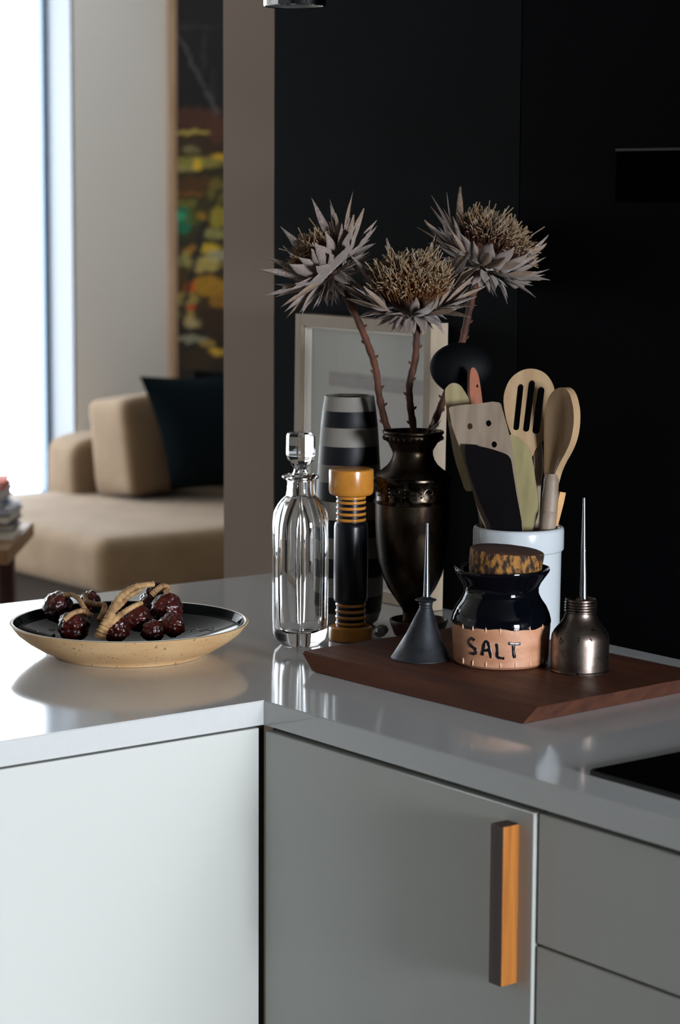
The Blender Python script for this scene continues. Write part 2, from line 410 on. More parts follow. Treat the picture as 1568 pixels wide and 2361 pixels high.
# cooktop
ck = gz(1352, 1777, CT+.004)
ct = thing('cooktop', (ck.x+.25, ck.y-.38, CT), 'black glass cooktop set on the white worktop, rounded corner', 'cooktop')
bm = bmesh.new(); box(bm, (ck.x, ck.y-.76, CT+.0004), (ck.x+.50, ck.y, CT+.0055))
bmesh.ops.bevel(bm, geom=[e for e in bm.edges if abs(e.verts[0].co.z-e.verts[1].co.z) > .003], offset=.006, segments=4, affect='EDGES')
bmesh.ops.bevel(bm, geom=[e for e in bm.edges if min(e.verts[0].co.z, e.verts[1].co.z) > CT+.005], offset=.0015, segments=2, affect='EDGES')
obj('glass_top', bm, m_hob, ct)
# hood
hd = gx(1420, 343, .30); hb = gx(1420, 466, .30)
ho = thing('range_hood', (.45, hd.y-.35, hb.z), 'slim black range hood on the dark wall above the cooktop', 'range hood')
obj('housing', box(bmesh.new(), (.30, hd.y-.75, hb.z), (WX-.001, hd.y, hd.z-.003), .001, 1), mat('hood_black', H('020203'), .8, spec=0), ho)
obj('metal_edge', box(bmesh.new(), (.299, hd.y-.75, hd.z-.003), (.31, hd.y, hd.z), .0003, 1), mat('hood_edge', H('23231f'), .4, metal=.6), ho)

# ------------------------------------------------------------------ cutting board
cor = [V((.1565, .130)), V((.172, -.319)), V((.487, -.301)), V((.4715, .148))]
bd = thing('cutting_board', (.32, -.09, CT), 'dark walnut cutting board lying at the worktop corner under the salt jar', 'cutting board')
bm = bmesh.new()
def inset_y(p, k):  # ends are undercut
    other = {0: 1, 1: 0, 2: 3, 3: 2}[k]; d = (cor[other]-p).normalized(); return p+d*.024
N_ = 10
top = []; bot = []
for k in range(4):
    p, q = cor[k], cor[(k+1) % 4]
    for i in range(N_):
        t = i/N_; a = p.lerp(q, t); a2 = inset_y(p, k).lerp(inset_y(q, (k+1) % 4), t)
        wv = .0012*noise.noise(V((a.x*30, a.y*30, 0)))
        top.append(bm.verts.new((a.x+wv, a.y+wv, BT))); bot.append(bm.verts.new((a2.x+wv, a2.y+wv, CT+.0005)))
n4 = len(top); bm.faces.new(top).material_index = 0; bm.faces.new(bot[::-1])
for i in range(n4):
    f = bm.faces.new((top[i], top[(i+1) % n4], bot[(i+1) % n4], bot[i]))
    f.material_index = 1 if (N_ <= i < 2*N_ or i >= 3*N_) else 0
bmesh.ops.bevel(bm, geom=[e for e in bm.edges if abs(e.verts[0].co.z-e.verts[1].co.z) < .001 and len(e.link_faces) == 2 and not all(abs(f.normal.z) > .9 for f in e.link_faces)], offset=.0018, segments=2, affect='EDGES')
obj('slab', bm, [m_board, m_boardend], bd)

# ------------------------------------------------------------------ salt jar
ax, _ = axis(1161, 1547, BT, 108)
X, Y = ax.x, ax.y; D_ = pr((X, Y, 1.0))[2]; S_ = D_/FP
sj = thing('salt_jar', (X, Y, BT), 'stoneware salt jar, dark glazed top, clay base marked SALT, cork lid', 'jar')
P = pxprof(X, Y, [(1431, 114), (1440, 114), (1470, 112), (1505, 110.5), (1516, 109.5)])
zb0 = BT+.0005
clay = [(0, zb0), (.100/1.0*.56, zb0), (109*S_-.003, zb0+.0005), (109.5*S_, zb0+.004)]+P[::-1][1:]
lobj('body', X, Y, clay+[(108*S_, P[0][1]), (0, P[0][1])], m_clay, sj, seg=72)
G = pxprof(X, Y, [(1432, 114.8), (1426, 115), (1412, 111.5), (1395, 104), (1378, 92), (1365, 86), (1352, 86), (1340, 92), (1326, 102), (1316, 109), (1311, 111), (1308, 110.5), (1310, 107), (1320, 98), (1340, 84), (1362, 80), (1385, 88)])
def glr(t, i, r): return r*(1+.004*math.sin(3*t)+.0025*math.sin(17*t)) if i == 0 else r
bm = lathe(bmesh.new(), X, Y, G, seg=72)
for v in bm.verts:
    if abs(v.co.z-G[0][1]) < 1e-5:
        t = math.atan2(v.co.y-Y, v.co.x-X); v.co.z += .0012*math.sin(5*t+1)+.0008*math.sin(13*t)-.0005
obj('glazed_top', bm, m_glaze, sj)
RB = 111.8*S_
def oncyl(x, y, R=RB, off=0.0):
    d = ray(x, y); p = CAM.copy(); a = d.x**2+d.y**2; b = 2*((p.x-X)*d.x+(p.y-Y)*d.y); c = (p.x-X)**2+(p.y-Y)**2-(R+off)**2
    t = (-b-math.sqrt(max(0, b*b-4*a*c)))/(2*a); return p+d*t
letters = {'S': [[(1094, 1477), (1090, 1472), (1084, 1473), (1082, 1481), (1087, 1489), (1096, 1496), (1098, 1503), (1093, 1508), (1086, 1505)]],
           'A': [[(1112, 1511), (1114, 1498), (1117, 1482), (1122, 1479), (1127, 1486), (1130, 1502), (1133, 1517)], [(1115, 1499), (1121, 1500), (1128, 1498)]],
           'L': [[(1145, 1484), (1147, 1500), (1147, 1514), (1154, 1517), (1163, 1518)]],
           'T': [[(1172, 1483), (1185, 1485), (1200, 1484)], [(1184, 1488), (1184, 1502), (1187, 1517)]]}
for ch, strokes in letters.items():
    bm = bmesh.new()
    for s in strokes:
        pts = crom([oncyl(x, y, RB+.0002) for x, y in s], 4)
        tube(bm, pts, [.0019+.0003*math.sin(i*1.3) for i in range(len(pts))], 6)
    for v in bm.verts:   # flatten against the wall of the jar
        d = V((v.co.x-X, v.co.y-Y)); r0 = d.length; d *= (RB+.0004+(r0-RB)*.4)/r0; v.co.x, v.co.y = X+d.x, Y+d.y
    obj('letter', bm, m_letter, sj)['label'] = 'dark painted letter '+ch
for row, (ya, yb) in enumerate(((1449, 1461), (1527, 1541))):
    for x in (1068, 1091, 1121, 1154, 1189, 1222, 1252):
        R2 = 114.4*S_ if row == 0 else 110.6*S_
        sag = -abs(x-1161)**2*.0012
        pts = [oncyl(x+random.uniform(-1, 1), ya+(yb-ya)*t+sag, R2, .0002) for t in (0, .33, .66, 1)]
        obj('notch', tube(bmesh.new(), pts, [.0003, .0010, .0009, .0003], 5), m_notch, sj)
# cork
zc = zat(X, Y, 1330); zt = zat(X, Y, 1266); R = 84.5*S_
bm = bmesh.new(); cprof = [(0, zc-.012), (R*.94, zc-.012), (R*.97, zc), (R, (zc+zt)/2), (R, zt-.003), (R*.985, zt-.001), (R*.95, zt), (R*.5, zt+.0003), (0, zt)]
lathe(bm, X, Y, cprof, seg=56, mif=lambda i: 1 if i >= 5 else 0)
for v in bm.verts:
    d = V((v.co.x-X, v.co.y-Y, 0)); nz = noise.noise(v.co*90)*.0014+noise.noise(v.co*35)*.0012
    if d.length > .02: v.co += d.normalized()*nz
bmesh.ops.rotate(bm, verts=bm.verts, cent=(X, Y, zc), matrix=Matrix.Rotation(math.radians(4.5), 3, HF))
bmesh.ops.translate(bm, verts=bm.verts, vec=CR*(6.5*S_))
ck_ = obj('cork_stopper', bm, [m_cork, m_corktop], sj); ck_['label'] = 'wide mottled cork stopper sitting tilted'

# ------------------------------------------------------------------ oilers
ax, _ = axis(1343, 1559, BT, 67); X, Y = ax.x, ax.y
oc = thing('oil_can', (X, Y, BT), 'aged steel oil can with shiny round body and long thin spout', 'oil can')
P = pxprof(X, Y, [(1536, 67), (1470, 67), (1462, 65.5), (1452, 60), (1440, 50), (1428, 41), (1418, 36.5), (1413, 36)])
z0 = BT+.0004; R67 = P[0][0]
lobj('body', X, Y, [(0, z0+.002), (R67-.002, z0+.002), (R67-.0015, z0), (R67+.0010, z0), (R67+.0012, z0+.0018), (R67, z0+.003)]+P[1:]+[(0, P[-1][1])], m_steel, oc, seg=64)
pr_ = [(1414, 34)]
for k in range(4): y_ = 1411-k*6.2; pr_ += [(y_, 34), (y_-2, 37.5), (y_-4, 37.5), (y_-6, 34)]
pr_ += [(1384, 36), (1381, 36), (1380, 34), (1383, 30), (1383, 10), (1379, 8), (1379, 0)]
lobj('screw_collar', X, Y, pxprof(X, Y, pr_), m_steel, oc, seg=48)
D_ = pr((X, Y, 1))[2]
sp = [gd(x, y, D_) for x, y in ((1345.5, 1384), (1346, 1330), (1346, 1260), (1346.5, 1200), (1347, 1148))]
obj('spout', tube(bmesh.new(), sp, [9*D_/FP, 7.6*D_/FP, 5.8*D_/FP, 4.3*D_/FP, 3*D_/FP], 16), m_spout, oc)
obj('spout_ring', tube(bmesh.new(), [gd(1346, 1272, D_), gd(1346, 1268, D_)], 6.8*D_/FP, 16), m_spout, oc)
ax, _ = axis(972, 1531, BT, 67); X, Y = ax.x, ax.y; D_ = pr((X, Y, 1))[2]; z0 = BT+.0004
oc = thing('funnel_oiler', (X, Y, BT), 'dull grey cone-shaped metal oiler with thin spout, left of the salt jar', 'oil can')
zt = zat(X, Y, 1400); R = 67*D_/FP
lean = CR*(11*D_/FP)
def ox(z): t = max(0, min(1, (z-z0)/(zt-z0))); return (lean.x*t, lean.y*t)
lobj('cone', X, Y, [(0, z0+.002), (R-.002, z0+.002), (R-.001, z0), (R+.0012, z0), (R+.0014, z0+.0016), (R, z0+.003), (R*.6, z0+(zt-z0)*.475), (14.5*D_/FP, zt)], m_zinc, oc, seg=56, ox=ox)
P = pxprof(X, Y, [(1402, 14), (1399, 15.5), (1396, 14.5), (1392, 16), (1388, 15.5), (1385, 22), (1383, 25), (1381.5, 24), (1379, 15), (1376, 10), (1376, 0)])
lobj('neck', X+lean.x, Y+lean.y, P, m_zinc, oc, seg=40)
sp = [gd(x, y, D_) for x, y in ((983.5, 1378), (984, 1330), (984.8, 1265), (986, 1206))]
obj('spout', tube(bmesh.new(), sp, [7.8*D_/FP, 6.4*D_/FP, 4.4*D_/FP, 2.6*D_/FP], 16), m_spout, oc)

# ------------------------------------------------------------------ pepper mill
ax, _ = axis(808, 1484, CT, 49); X, Y = ax.x, ax.y
pm = thing('pepper_mill', (X, Y, CT), 'black pepper mill with orange lacquered cap, base and ring stripes', 'pepper mill')
z0 = CT+.0005; D_ = pr((X, Y, 1))[2]; s = D_/FP
base = [(0, z0), (46*s, z0), (49*s, z0+.001), (50*s, z0+.003)]+pxprof(X, Y, [(1448, 50), (1444, 48.5), (1442, 44), (1441, 35), (1441, 0)])
lobj('base', X, Y, base, m_mill, pm)
def rings(name, ya, yb, hw, oys, half=3.3):
    """ya>yb rows, orange raised rings on a black core"""
    lobj(name+'_core', X, Y, pxprof(X, Y, [(ya, 0), (ya, hw), (yb, hw), (yb, 0)]), m_millblk, pm)
    for y_ in oys:
        lobj('orange_ring', X, Y, pxprof(X, Y, [(y_+half, hw-1), (y_+half, hw+.8), (y_+half*.4, hw+2), (y_-half*.4, hw+2), (y_-half, hw+.8), (y_-half, hw-1)]), m_mill, pm)
rings('lower_neck', 1441, 1386, 33, (1435, 1421, 1407, 1393))
lobj('body', X, Y, pxprof(X, Y, [(1387, 0), (1387, 35), (1384, 38), (1378, 39), (1300, 39.5), (1215, 39), (1206, 37.5), (1203, 35), (1203, 0)]), m_millblk, pm)
rings('upper_neck', 1204, 1143, 32.5, (1197, 1183.5, 1170, 1156.5, 1146))
lobj('cap', X, Y, pxprof(X, Y, [(1142, 0), (1142, 34), (1140, 46), (1136, 50), (1130, 51.5), (1088, 51.5), (1083, 51), (1081, 49), (1080, 45), (1080, 0)]), m_mill, pm)

# ------------------------------------------------------------------ decanter
ax, _ = axis(691, 1497, CT, 62); X, Y = ax.x, ax.y
dn = thing('glass_decanter', (X, Y, CT), 'clear lobed glass decanter with faceted stopper, left of the pepper mill', 'decanter')
z0 = CT+.0006; D_ = pr((X, Y, 1))[2]; s = D_/FP; vang = math.atan2(-HF.y, -HF.x)
def lob(amount):
    def f(t, i, r):
        c = math.cos(2*(t-vang)+math.pi)   # crease towards the camera, four lobes
        return r*(1-amount[i]*(1-abs(math.sin(2*(t-vang)))**.6))
    return f
outer_px = [(1478, 52), (1470, 62), (1455, 66), (1420, 67.5), (1320, 68), (1235, 68.5), (1205, 68), (1180, 65), (1162, 55), (1150, 43), (1142, 34), (1128, 31.5), (1112, 31.5), (1106, 33), (1103, 40), (1100, 43), (1096, 42), (1094, 36), (1092, 30)]
inner_px = [(1096, 25), (1120, 25), (1140, 26), (1150, 32), (1165, 43), (1185, 53), (1210, 58), (1240, 59.5), (1320, 59.5), (1420, 58), (1445, 52), (1452, 40), (1452, 0)]
op = [(0, z0+.001), (46*s, z0)]+pxprof(X, Y, outer_px); ip = pxprof(X, Y, inner_px)
am = [0, .03]+[.05 if y > 1150 and i > 0 else 0 for i, (y, h) in enumerate(outer_px)]+[.20 if 1175 < y < 1440 else (.09 if 1150 < y <= 1175 or y >= 1440 else 0) for y, h in inner_px]
for i in range(len(op)): 
    if 1 < i < 11: am[i] = .08
lobj('body', X, Y, op+ip, m_glass, dn, seg=144, rfun=lob(am))
st = pxprof(X, Y, [(1108, 0), (1108, 18), (1095, 21), (1088, 17), (1081, 15), (1074, 20), (1060, 30), (1048, 34), (1005, 33.5), (999, 31), (996, 24), (996, 0)])
o = obj('stopper', lathe(bmesh.new(), X, Y, st, seg=8, rfun=lambda t, i, r: r), m_glass, dn, smooth=False)

# ------------------------------------------------------------------ striped vase
ax, _ = axis(803, 1449, CT, 62); X, Y = ax.x, ax.y
z0 = CT+.0005
sv = thing('striped_vase', (X, Y, CT), 'tall grey and black striped ceramic vase behind the pepper mill', 'vase')
kn = [(1428, 68), (1405, 76), (1367, 79.5), (1323, 80.5), (1279, 80), (1232, 79), (1191, 77.5), (1150, 75.5), (1107, 73.5), (1067, 71), (1025, 68.5), (982, 65.5), (945, 61.5), (912, 56.5)]
P = pxprof(X, Y, kn); s = pr((X, Y, 1))[2]/FP
prof = [(0, z0), (55*s, z0)]; ids = [0]
for i, p in enumerate(P):
    prof.append(p)
prof += [(P[-1][0]-.0035, P[-1][1]+.0003), (P[-1][0]-.004, P[-1][1]-.01), (P[8][0]-.005, P[8][1]), (P[1][0]-.006, P[1][1]), (0, P[1][1])]
def vm(i):
    j = i-2
    if j < 0: return 0
    if j >= len(P)-1: return 0
    return 1 if j % 2 == 1 else 0
lobj('body', X, Y, prof, [m_vgrey, m_vblk], sv, seg=64, mif=vm)

# ------------------------------------------------------------------ dish + urn
ax, _ = axis(967, 1479, CT, 56); X, Y = ax.x, ax.y; s = pr((X, Y, 1))[2]/FP
ds = thing('clay_dish', (X, Y, CT), 'small dark red clay dish under the silver urn', 'dish')
zr = zat(X, Y, 1427)
lobj('bowl', X, Y, [(0, CT+.0005), (48*s, CT+.0005), (56*s, CT+.004), (66*s, zr-.006), (67.5*s, zr-.001), (67*s, zr), (64*s, zr), (61*s, zr-.006), (50*s, CT+.008), (0, CT+.008)], m_dish, ds)
UX, UY = (V((X, Y, 0))-CR*(17*s)).xy
s = pr((UX, UY, 1))[2]/FP
ur = thing('silver_urn', (UX, UY, CT+.008), 'dark tarnished silver urn with ornament band holding three dried flowers', 'vase')
fz = CT+.0085
foot = [(0, fz), (40*s, fz), (41*s, fz+.002), (38*s, fz+.005), (26*s, fz+.010)]
lobj('foot', UX, UY, foot+pxprof(UX, UY, [(1418, 20), (1408, 20)])+[(0, zat(UX, UY, 1408))], m_silver, ur)
body = pxprof(UX, UY, [(1410, 20), (1404, 22), (1396, 27), (1380, 38), (1355, 55), (1325, 69), (1290, 78), (1250, 83), (1200, 85.5), (1158, 86)])
lobj('body', UX, UY, body+[(0, body[-1][1])], m_silver, ur, seg=64)
bandp = pxprof(UX, UY, [(1159, 86), (1157, 90), (1154, 90.5), (1151, 88), (1147, 86.5), (1110, 87.5), (1106, 90), (1102, 91), (1098, 90), (1096, 86)])
bnd = lobj('ornament_band', UX, UY, bandp, m_silvdk, ur, seg=64)
# scroll relief
bm = bmesh.new(); rb = 87.5*s
zb1 = zat(UX, UY, 1143); zb2 = zat(UX, UY, 1113); zm = (zb1+zb2)/2; hh = (zb2-zb1)/2
nn = 14
for k in range(nn):
    t0 = 2*math.pi*k/nn; sg = 1 if k % 2 else -1
    pts = []
    for i in range(16):
        a = i/15*4.6; q = hh*.92*(1-i/19); pts.append((t0+sg*(q*math.cos(a))/rb, zm+q*math.sin(a)*.95))
    tube(bm, [V((UX+rb*math.cos(t), UY+rb*math.sin(t), z)) for t, z in pts], [.0012-.00004*i for i in range(16)], 5)
    tm = t0+math.pi/nn
    for j in range(3):
        a = t0+math.pi/nn; zc_ = zm+(j-1)*hh*.6; rr = .0022-.0004*abs(j-1)
        b2 = bmesh.new(); bmesh.ops.create_icosphere(b2, subdivisions=1, radius=rr)
        for v in b2.verts: v.co += V((UX+rb*math.cos(a), UY+rb*math.sin(a), zc_))
        merge(bm, b2)
obj('scroll_relief', bm, m_silvdk, bnd)
neck = pxprof(UX, UY, [(1097, 87), (1090, 82), (1082, 70), (1072, 58), (1060, 50), (1048, 46), (1036, 46), (1026, 51), (1018, 58)])
lobj('neck', UX, UY, [(0, neck[0][1])]+neck+[(58*s, neck[-1][1]+.0003), (40*s, neck[5][1]), (0, neck[5][1])], m_silver, ur, seg=64)
rim = pxprof(UX, UY, [(1020, 56), (1018, 60), (1012, 66), (1006, 67), (1002, 66), (999, 70), (996, 71), (993, 70), (993, 64), (1000, 60), (1016, 54)])
rim.append(rim[0])
rm = lobj('rim', UX, UY, rim, m_silver, ur, seg=64)
bm = bmesh.new(); rb = 67.5*s; zb = zat(UX, UY, 1009)
for k in range(34):
    t = 2*math.pi*k/34; b2 = bmesh.new(); bmesh.ops.create_icosphere(b2, subdivisions=1, radius=.0022)
    for v in b2.verts: v.co.z *= 1.5; v.co += V((UX+rb*math.cos(t), UY+rb*math.sin(t), zb))
    merge(bm, b2)
obj('beading', bm, m_silvdk, rm)
# small shell
p = gz(879, 1472, CT); s2 = pr(p)[2]/FP
bm = bmesh.new(); bmesh.ops.create_uvsphere(bm, u_segments=20, v_segments=12, radius=1)
for v in bm.verts:
    a = math.atan2(v.co.y, v.co.x); r0 = 1+.10*math.cos(7*a+3*v.co.z); v.co = V((v.co.x*.9*r0, v.co.y*1.0*r0, v.co.z*.8+.25*v.co.x)); v.co *= 17*s2; v.co += p+V((0, 0, 15.5*s2))+HF*(16*s2)
mz = min(v.co.z for v in bm.verts)
for v in bm.verts: v.co.z += CT+.0005-mz
o = obj('shell', bm, m_shell, origin=p); tag(o, 'small shiny grey shell between the pepper mill and the red dish', 'shell')

# ------------------------------------------------------------------ framed picture leaning on the wall
fx = .570; tk = .034; lean_a = math.radians(.7)
yl = gx(680, 1000, fx+.005).y; yr = gx(991, 1000, fx+.005).y; zt = gx(700, 724, fx+.008).z
fr = thing('framed_picture', (fx+tk/2, (yl+yr)/2, CT), 'pale wooden box frame with faint abstract print leaning on the black wall', 'picture')
FZ = CT+.001
def FB(a, b, bev=0):
    bm = bmesh.new(); box(bm, a, b, bev, 1)
    bmesh.ops.rotate(bm, verts=bm.verts, cent=(fx, yl, FZ), matrix=Matrix.Rotation(lean_a, 3, 'Y')); return bm
bw = .0155
bm = bmesh.new()
for a, b in (((fx, yl-bw, FZ), (fx+tk, yl, zt)), ((fx, yr, FZ), (fx+tk, yr+bw, zt)), ((fx, yr+bw, zt-bw*1.15), (fx+tk, yl-bw, zt)), ((fx, yr+bw, FZ), (fx+tk, yl-bw, FZ+bw))):
    b2 = FB(a, b, .0004); merge(bm, b2)
obj('frame', bm, m_frame, fr)
bm = bmesh.new()
yl2, yr2, zb2, zt2 = yl-bw, yr+bw, FZ+bw, zt-bw*1.15; lp = .004
for a, b in (((fx+.006, yl2-lp, zb2), (fx+.02, yl2, zt2)), ((fx+.006, yr2, zb2), (fx+.02, yr2+lp, zt2)), ((fx+.006, yr2, zt2-lp), (fx+.02, yl2, zt2)), ((fx+.006, yr2, zb2), (fx+.02, yl2, zb2+lp))):
    merge(bm, FB(a, b))
obj('inner_lip', bm, m_lip, fr)
# print: painted by colour attribute on a grid
def painted(name, grid, nx, ny, colf, parent, rough=.7):
    bm = bmesh.new(); V_ = [[bm.verts.new(grid(i/nx, j/ny)) for i in range(nx+1)] for j in range(ny+1)]
    for j in range(ny):
        for i in range(nx): bm.faces.new((V_[j][i], V_[j][i+1], V_[j+1][i+1], V_[j+1][i]))
    cl = [colf(i/nx, j/ny) for j in range(ny+1) for i in range(nx+1)]
    m = bpy.data.materials.new(name+'_paint'); m.use_nodes = True; N = m.node_tree.nodes
    a = N.new('ShaderNodeVertexColor'); a.layer_name = 'paint'; m.node_tree.links.new(a.outputs[0], N['Principled BSDF'].inputs['Base Color'])
    N['Principled BSDF'].inputs['Roughness'].default_value = rough
    o = obj(name, bm, m, parent, smooth=False, recalc=False); ca = o.data.color_attributes.new('paint', 'FLOAT_COLOR', 'POINT')
    for k, c in enumerate(cl): ca.data[k].color = (*c[:3], 1)
    return o
def mixc(a, b, t): t = max(0, min(1, t)); return tuple(a[i]*(1-t)+b[i]*t for i in range(3))
rotf = Matrix.Rotation(lean_a, 3, 'Y')
def fpt(x, y, z): return V((fx, yl, FZ))+rotf @ (V((x, y, z))-V((fx, yl, FZ)))
def pgrid(u, v): return fpt(fx+.021, yl2+(yr2-yl2)*u, zb2+(zt2-zb2)*v)
base_c, pale_c, smear = H('b5b5ae')[:3], H('bdb8b4')[:3], H('7a6868')[:3]
def pcol(u, v):
    x, y, _ = pr(pgrid(u, v))
    c = base_c
    if x > 755 and y > 900-(x-755)*.03: c = mixc(c, pale_c, .8)
    yc = 872+(x-757)*.11; hgt = 18+6*noise.noise(V((x*.02, 3, 0)))
    if x > 757 and abs(y-yc) < hgt*1.15: c = mixc(c, smear, .75*min(1, (hgt*1.15-abs(y-yc))/6)*min(1, (x-757)/5+.2)*(1-.35*noise.noise(V((x*.05, y*.2, 1)))))
    return c
painted('print', pgrid, 90, 130, pcol, fr)
obj('picture_glass', FB((fx+.008, yr2+lp, zb2+lp), (fx+.0095, yl2-lp, zt2-lp)), m_pglass, fr, smooth=False)

# ------------------------------------------------------------------ crock with utensils
CD = 3.295
cc = gd(1196, 1213, CD); X, Y = cc.x, cc.y; s = CD/FP
cr = thing('utensil_crock', (X, Y, BT), 'white glazed utensil crock behind the salt jar, full of kitchen tools', 'crock')
z0 = BT+.0005; P = pxprof(X, Y, [(1275, 99), (1268, 99.5), (1265, 103), (1262, 104.5), (1222, 104.5), (1216, 103.5), (1213, 101), (1212, 97), (1216, 94), (1228, 92)])
zin = P[-1][1]
lobj('body', X, Y, [(0, z0), (92*s, z0), (97*s, z0+.003), (98*s, z0+.01)]+P+[(91*s, zin-.01), (91*s, z0+.008), (0, z0+.008)], m_crock, cr, seg=72)
CX, CY, CRr = X, Y, 84*s
def in_crock(x, dz, dd=0):
    """a resting point inside the crock: photo column x, height above its floor, depth offset"""
    p = gd(x, 1400, CD+dd); v = V((p.x-CX, p.y-CY)); 
    if v.length > CRr: v = v.normalized()*CRr
    return V((CX+v.x, CY+v.y, z0+.012+dz))
NB = -CF
def D(x, y, d): return gd(x, y, d)
def tilt(a, b=0): return (-CF*math.cos(math.radians(a))*math.cos(math.radians(b)) + CR*math.sin(math.radians(a)) + CU*math.sin(math.radians(b))).normalized()
# black ladle: bowl seen from outside, opening away
ld = thing('black_ladle', in_crock(1150, .0, .03), 'black nylon ladle with big round bowl, topmost tool in the crock', 'ladle')
DL = 3.36
bm = bmesh.new(); c0 = D(1064, 846, DL)
ln = (-CF*.80-CR*.25+CU*.1).normalized(); tu = CU.cross(ln).normalized(); tv = ln.cross(tu)
bmesh.ops.create_uvsphere(bm, u_segments=40, v_segments=24, radius=1)
bmesh.ops.delete(bm, geom=[v for v in bm.verts if v.co.z < -.02], context='VERTS')
RL = 73*DL/FP
for v in bm.verts:
    x_, y_, z_ = v.co; p = c0+CR*(x_*RL)+CU*(y_*RL*.78*(1 if y_ > 0 else 1-.0*x_))-CF*(z_*RL*.55) + CF*.006
    if y_ < 0: p = p+CU*(-.10*RL*(1-abs(x_+.4)))*(-y_)
    v.co = p
ld_b = obj('bowl', bm, m_blkpl, ld); md = ld_b.modifiers.new('thick', 'SOLIDIFY'); md.thickness = .0022; md.offset = -1
hp = [D(1060, 868, DL+.004), D(1085, 930, DL-.006), D(1125, 1080, DL-.02), in_crock(1165, .0, .035)]
obj('handle', tube(bmesh.new(), crom(hp, 6), .0055, 10), m_blkpl, ld)
# rust handle tip in front of the ladle
def stick(name, pts, rads, m, label, cat, loc, oval=None):
    t = thing(name, loc, label, cat); obj('shaft', tube(bmesh.new(), crom(pts, 6), rads if not isinstance(rads, list) else [rads[min(len(rads)-1, int(i*len(rads)/(6*(len(pts)-1)+1)))] for i in range(6*(len(pts)-1)+1)], 14), m, t); return t
rt = thing('rust_handle', in_crock(1170, .0, .01), 'rust brown wooden tool handle pointing up in front of the black ladle', 'utensil')
bm = bmesh.new(); Dr = 3.318
ring = [(1079+6*math.cos(i*math.pi/4), 0) for i in range(8)]
plate(bm, sm2([(1084, 860), (1088, 848), (1096, 850), (1104, 868), (1110, 905), (1114, 940), (1122, 1000), (1140, 1080), (1130, 1083), (1112, 1010), (1098, 962), (1086, 925), (1083, 890)], 3), [[(1100.5+2.4*math.cos(i*math.pi/4), 890-4*math.sin(i*math.pi/4)) for i in range(8)]], D(1095, 900, Dr), tilt(25), .007)
obj('handle', bm, m_w5, rt)
obj('shaft', tube(bmesh.new(), [D(1132, 1070, Dr+.004), in_crock(1170, .0, .012)], .0045, 10), m_w5, rt)
# sand-coloured long scraper at the left
sl = thing('long_scraper', in_crock(1140, .0, -.0), 'pale rounded wooden scraper leaning leftmost in the crock', 'utensil')
bm = bmesh.new(); Dz = 3.305
plate(bm, sm2([(1026, 905), (1032, 890), (1044, 883), (1057, 887), (1069, 903), (1080, 925), (1090, 960), (1104, 1020), (1112, 1080), (1108, 1120), (1095, 1129), (1074, 1131), (1062, 1100), (1049, 1060), (1040, 1015), (1031, 960)], 3), [], D(1040, 1000, Dz), tilt(-22, -3), .0055)
obj('blade', bm, m_w6, sl)
obj('handle', tube(bmesh.new(), [D(1096, 1105, Dz+.004), D(1110, 1180, Dz+.004), in_crock(1150, .0, .0)], .005, 10), m_w2, sl)
# perforated turner
Dt = 3.262
tn = thing('perforated_turner', in_crock(1180, 0, -.02), 'greyed wooden turner with three round holes, front left in the crock', 'spatula')
bm = bmesh.new(); Nt = tilt(-14, -4); Pt = D(1110, 1000, Dt)
hole = lambda x, y, r=7: [(x+r*math.cos(i*math.pi/6), y-r*1.05*math.sin(i*math.pi/6)) for i in range(12)]
out_t = [(1035, 943), (1038, 938), (1060, 934), (1100, 931), (1135, 926), (1150, 928), (1154, 932), (1166, 975), (1178, 1020), (1184, 1070), (1192, 1130), (1204, 1215), (1206, 1232), (1160, 1236), (1125, 1230), (1108, 1195), (1098, 1165), (1078, 1090), (1060, 1032), (1043, 985)]
plate(bm, out_t, [hole(1083, 983), hole(1126, 976), hole(1139, 1025)], Pt, Nt, .0052)
bmesh.ops.bevel(bm, geom=[e for e in bm.edges if len(e.link_faces) == 2 and e.calc_face_angle(0) > .8], offset=.0007, segments=1, affect='EDGES')
obj('blade', bm, m_w2, tn)
obj('handle', tube(bmesh.new(), [D(1165, 1228, Dt+.012), in_crock(1180, .0, -.01)], .006, 10), m_w2, tn)
# plum scraper in front of it
ps = thing('plum_scraper', in_crock(1170, 0, -.035), 'dark plum flat scraper standing in front of the perforated turner', 'scraper')
bm = bmesh.new()
out_p = sm2([(1072, 1028), (1082, 1025), (1098, 1026), (1104, 1029), (1130, 1035), (1160, 1045), (1172, 1052), (1178, 1064), (1182, 1090), (1190, 1140), (1203, 1226), (1175, 1238), (1140, 1232), (1128, 1205), (1105, 1155), (1085, 1100), (1074, 1060)], 3)
plate(bm, out_p, [], D(1110, 1000, Dt-.010), Nt, .0045)
bmesh.ops.bevel(bm, geom=[e for e in bm.edges if len(e.link_faces) == 2 and e.calc_face_angle(0) > .8], offset=.0008, segments=1, affect='EDGES')
obj('blade', bm, m_plum, ps)
obj('handle', tube(bmesh.new(), [D(1168, 1228, Dt-.006), in_crock(1170, .0, -.03)], .006, 10), m_plum, ps)
# olive spatula
ov = thing('olive_spatula', in_crock(1215, 0, -.01), 'olive toned wooden spatula with rounded shoulder beside the plum scraper', 'spatula')
bm = bmesh.new()
plate(bm, sm2([(1176, 1003), (1186, 1004), (1202, 1015), (1218, 1032), (1226, 1055), (1233, 1100), (1241, 1160), (1240, 1185), (1230, 1215), (1222, 1235), (1206, 1238), (1196, 1180), (1184, 1090), (1170, 1025)], 3), [], D(1205, 1100, 3.285), tilt(-12), .005)
obj('blade', bm, m_w3, ov)
obj('handle', tube(bmesh.new(), [D(1214, 1225, 3.292), in_crock(1215, .0, 0)], .005, 10), m_w3, ov)
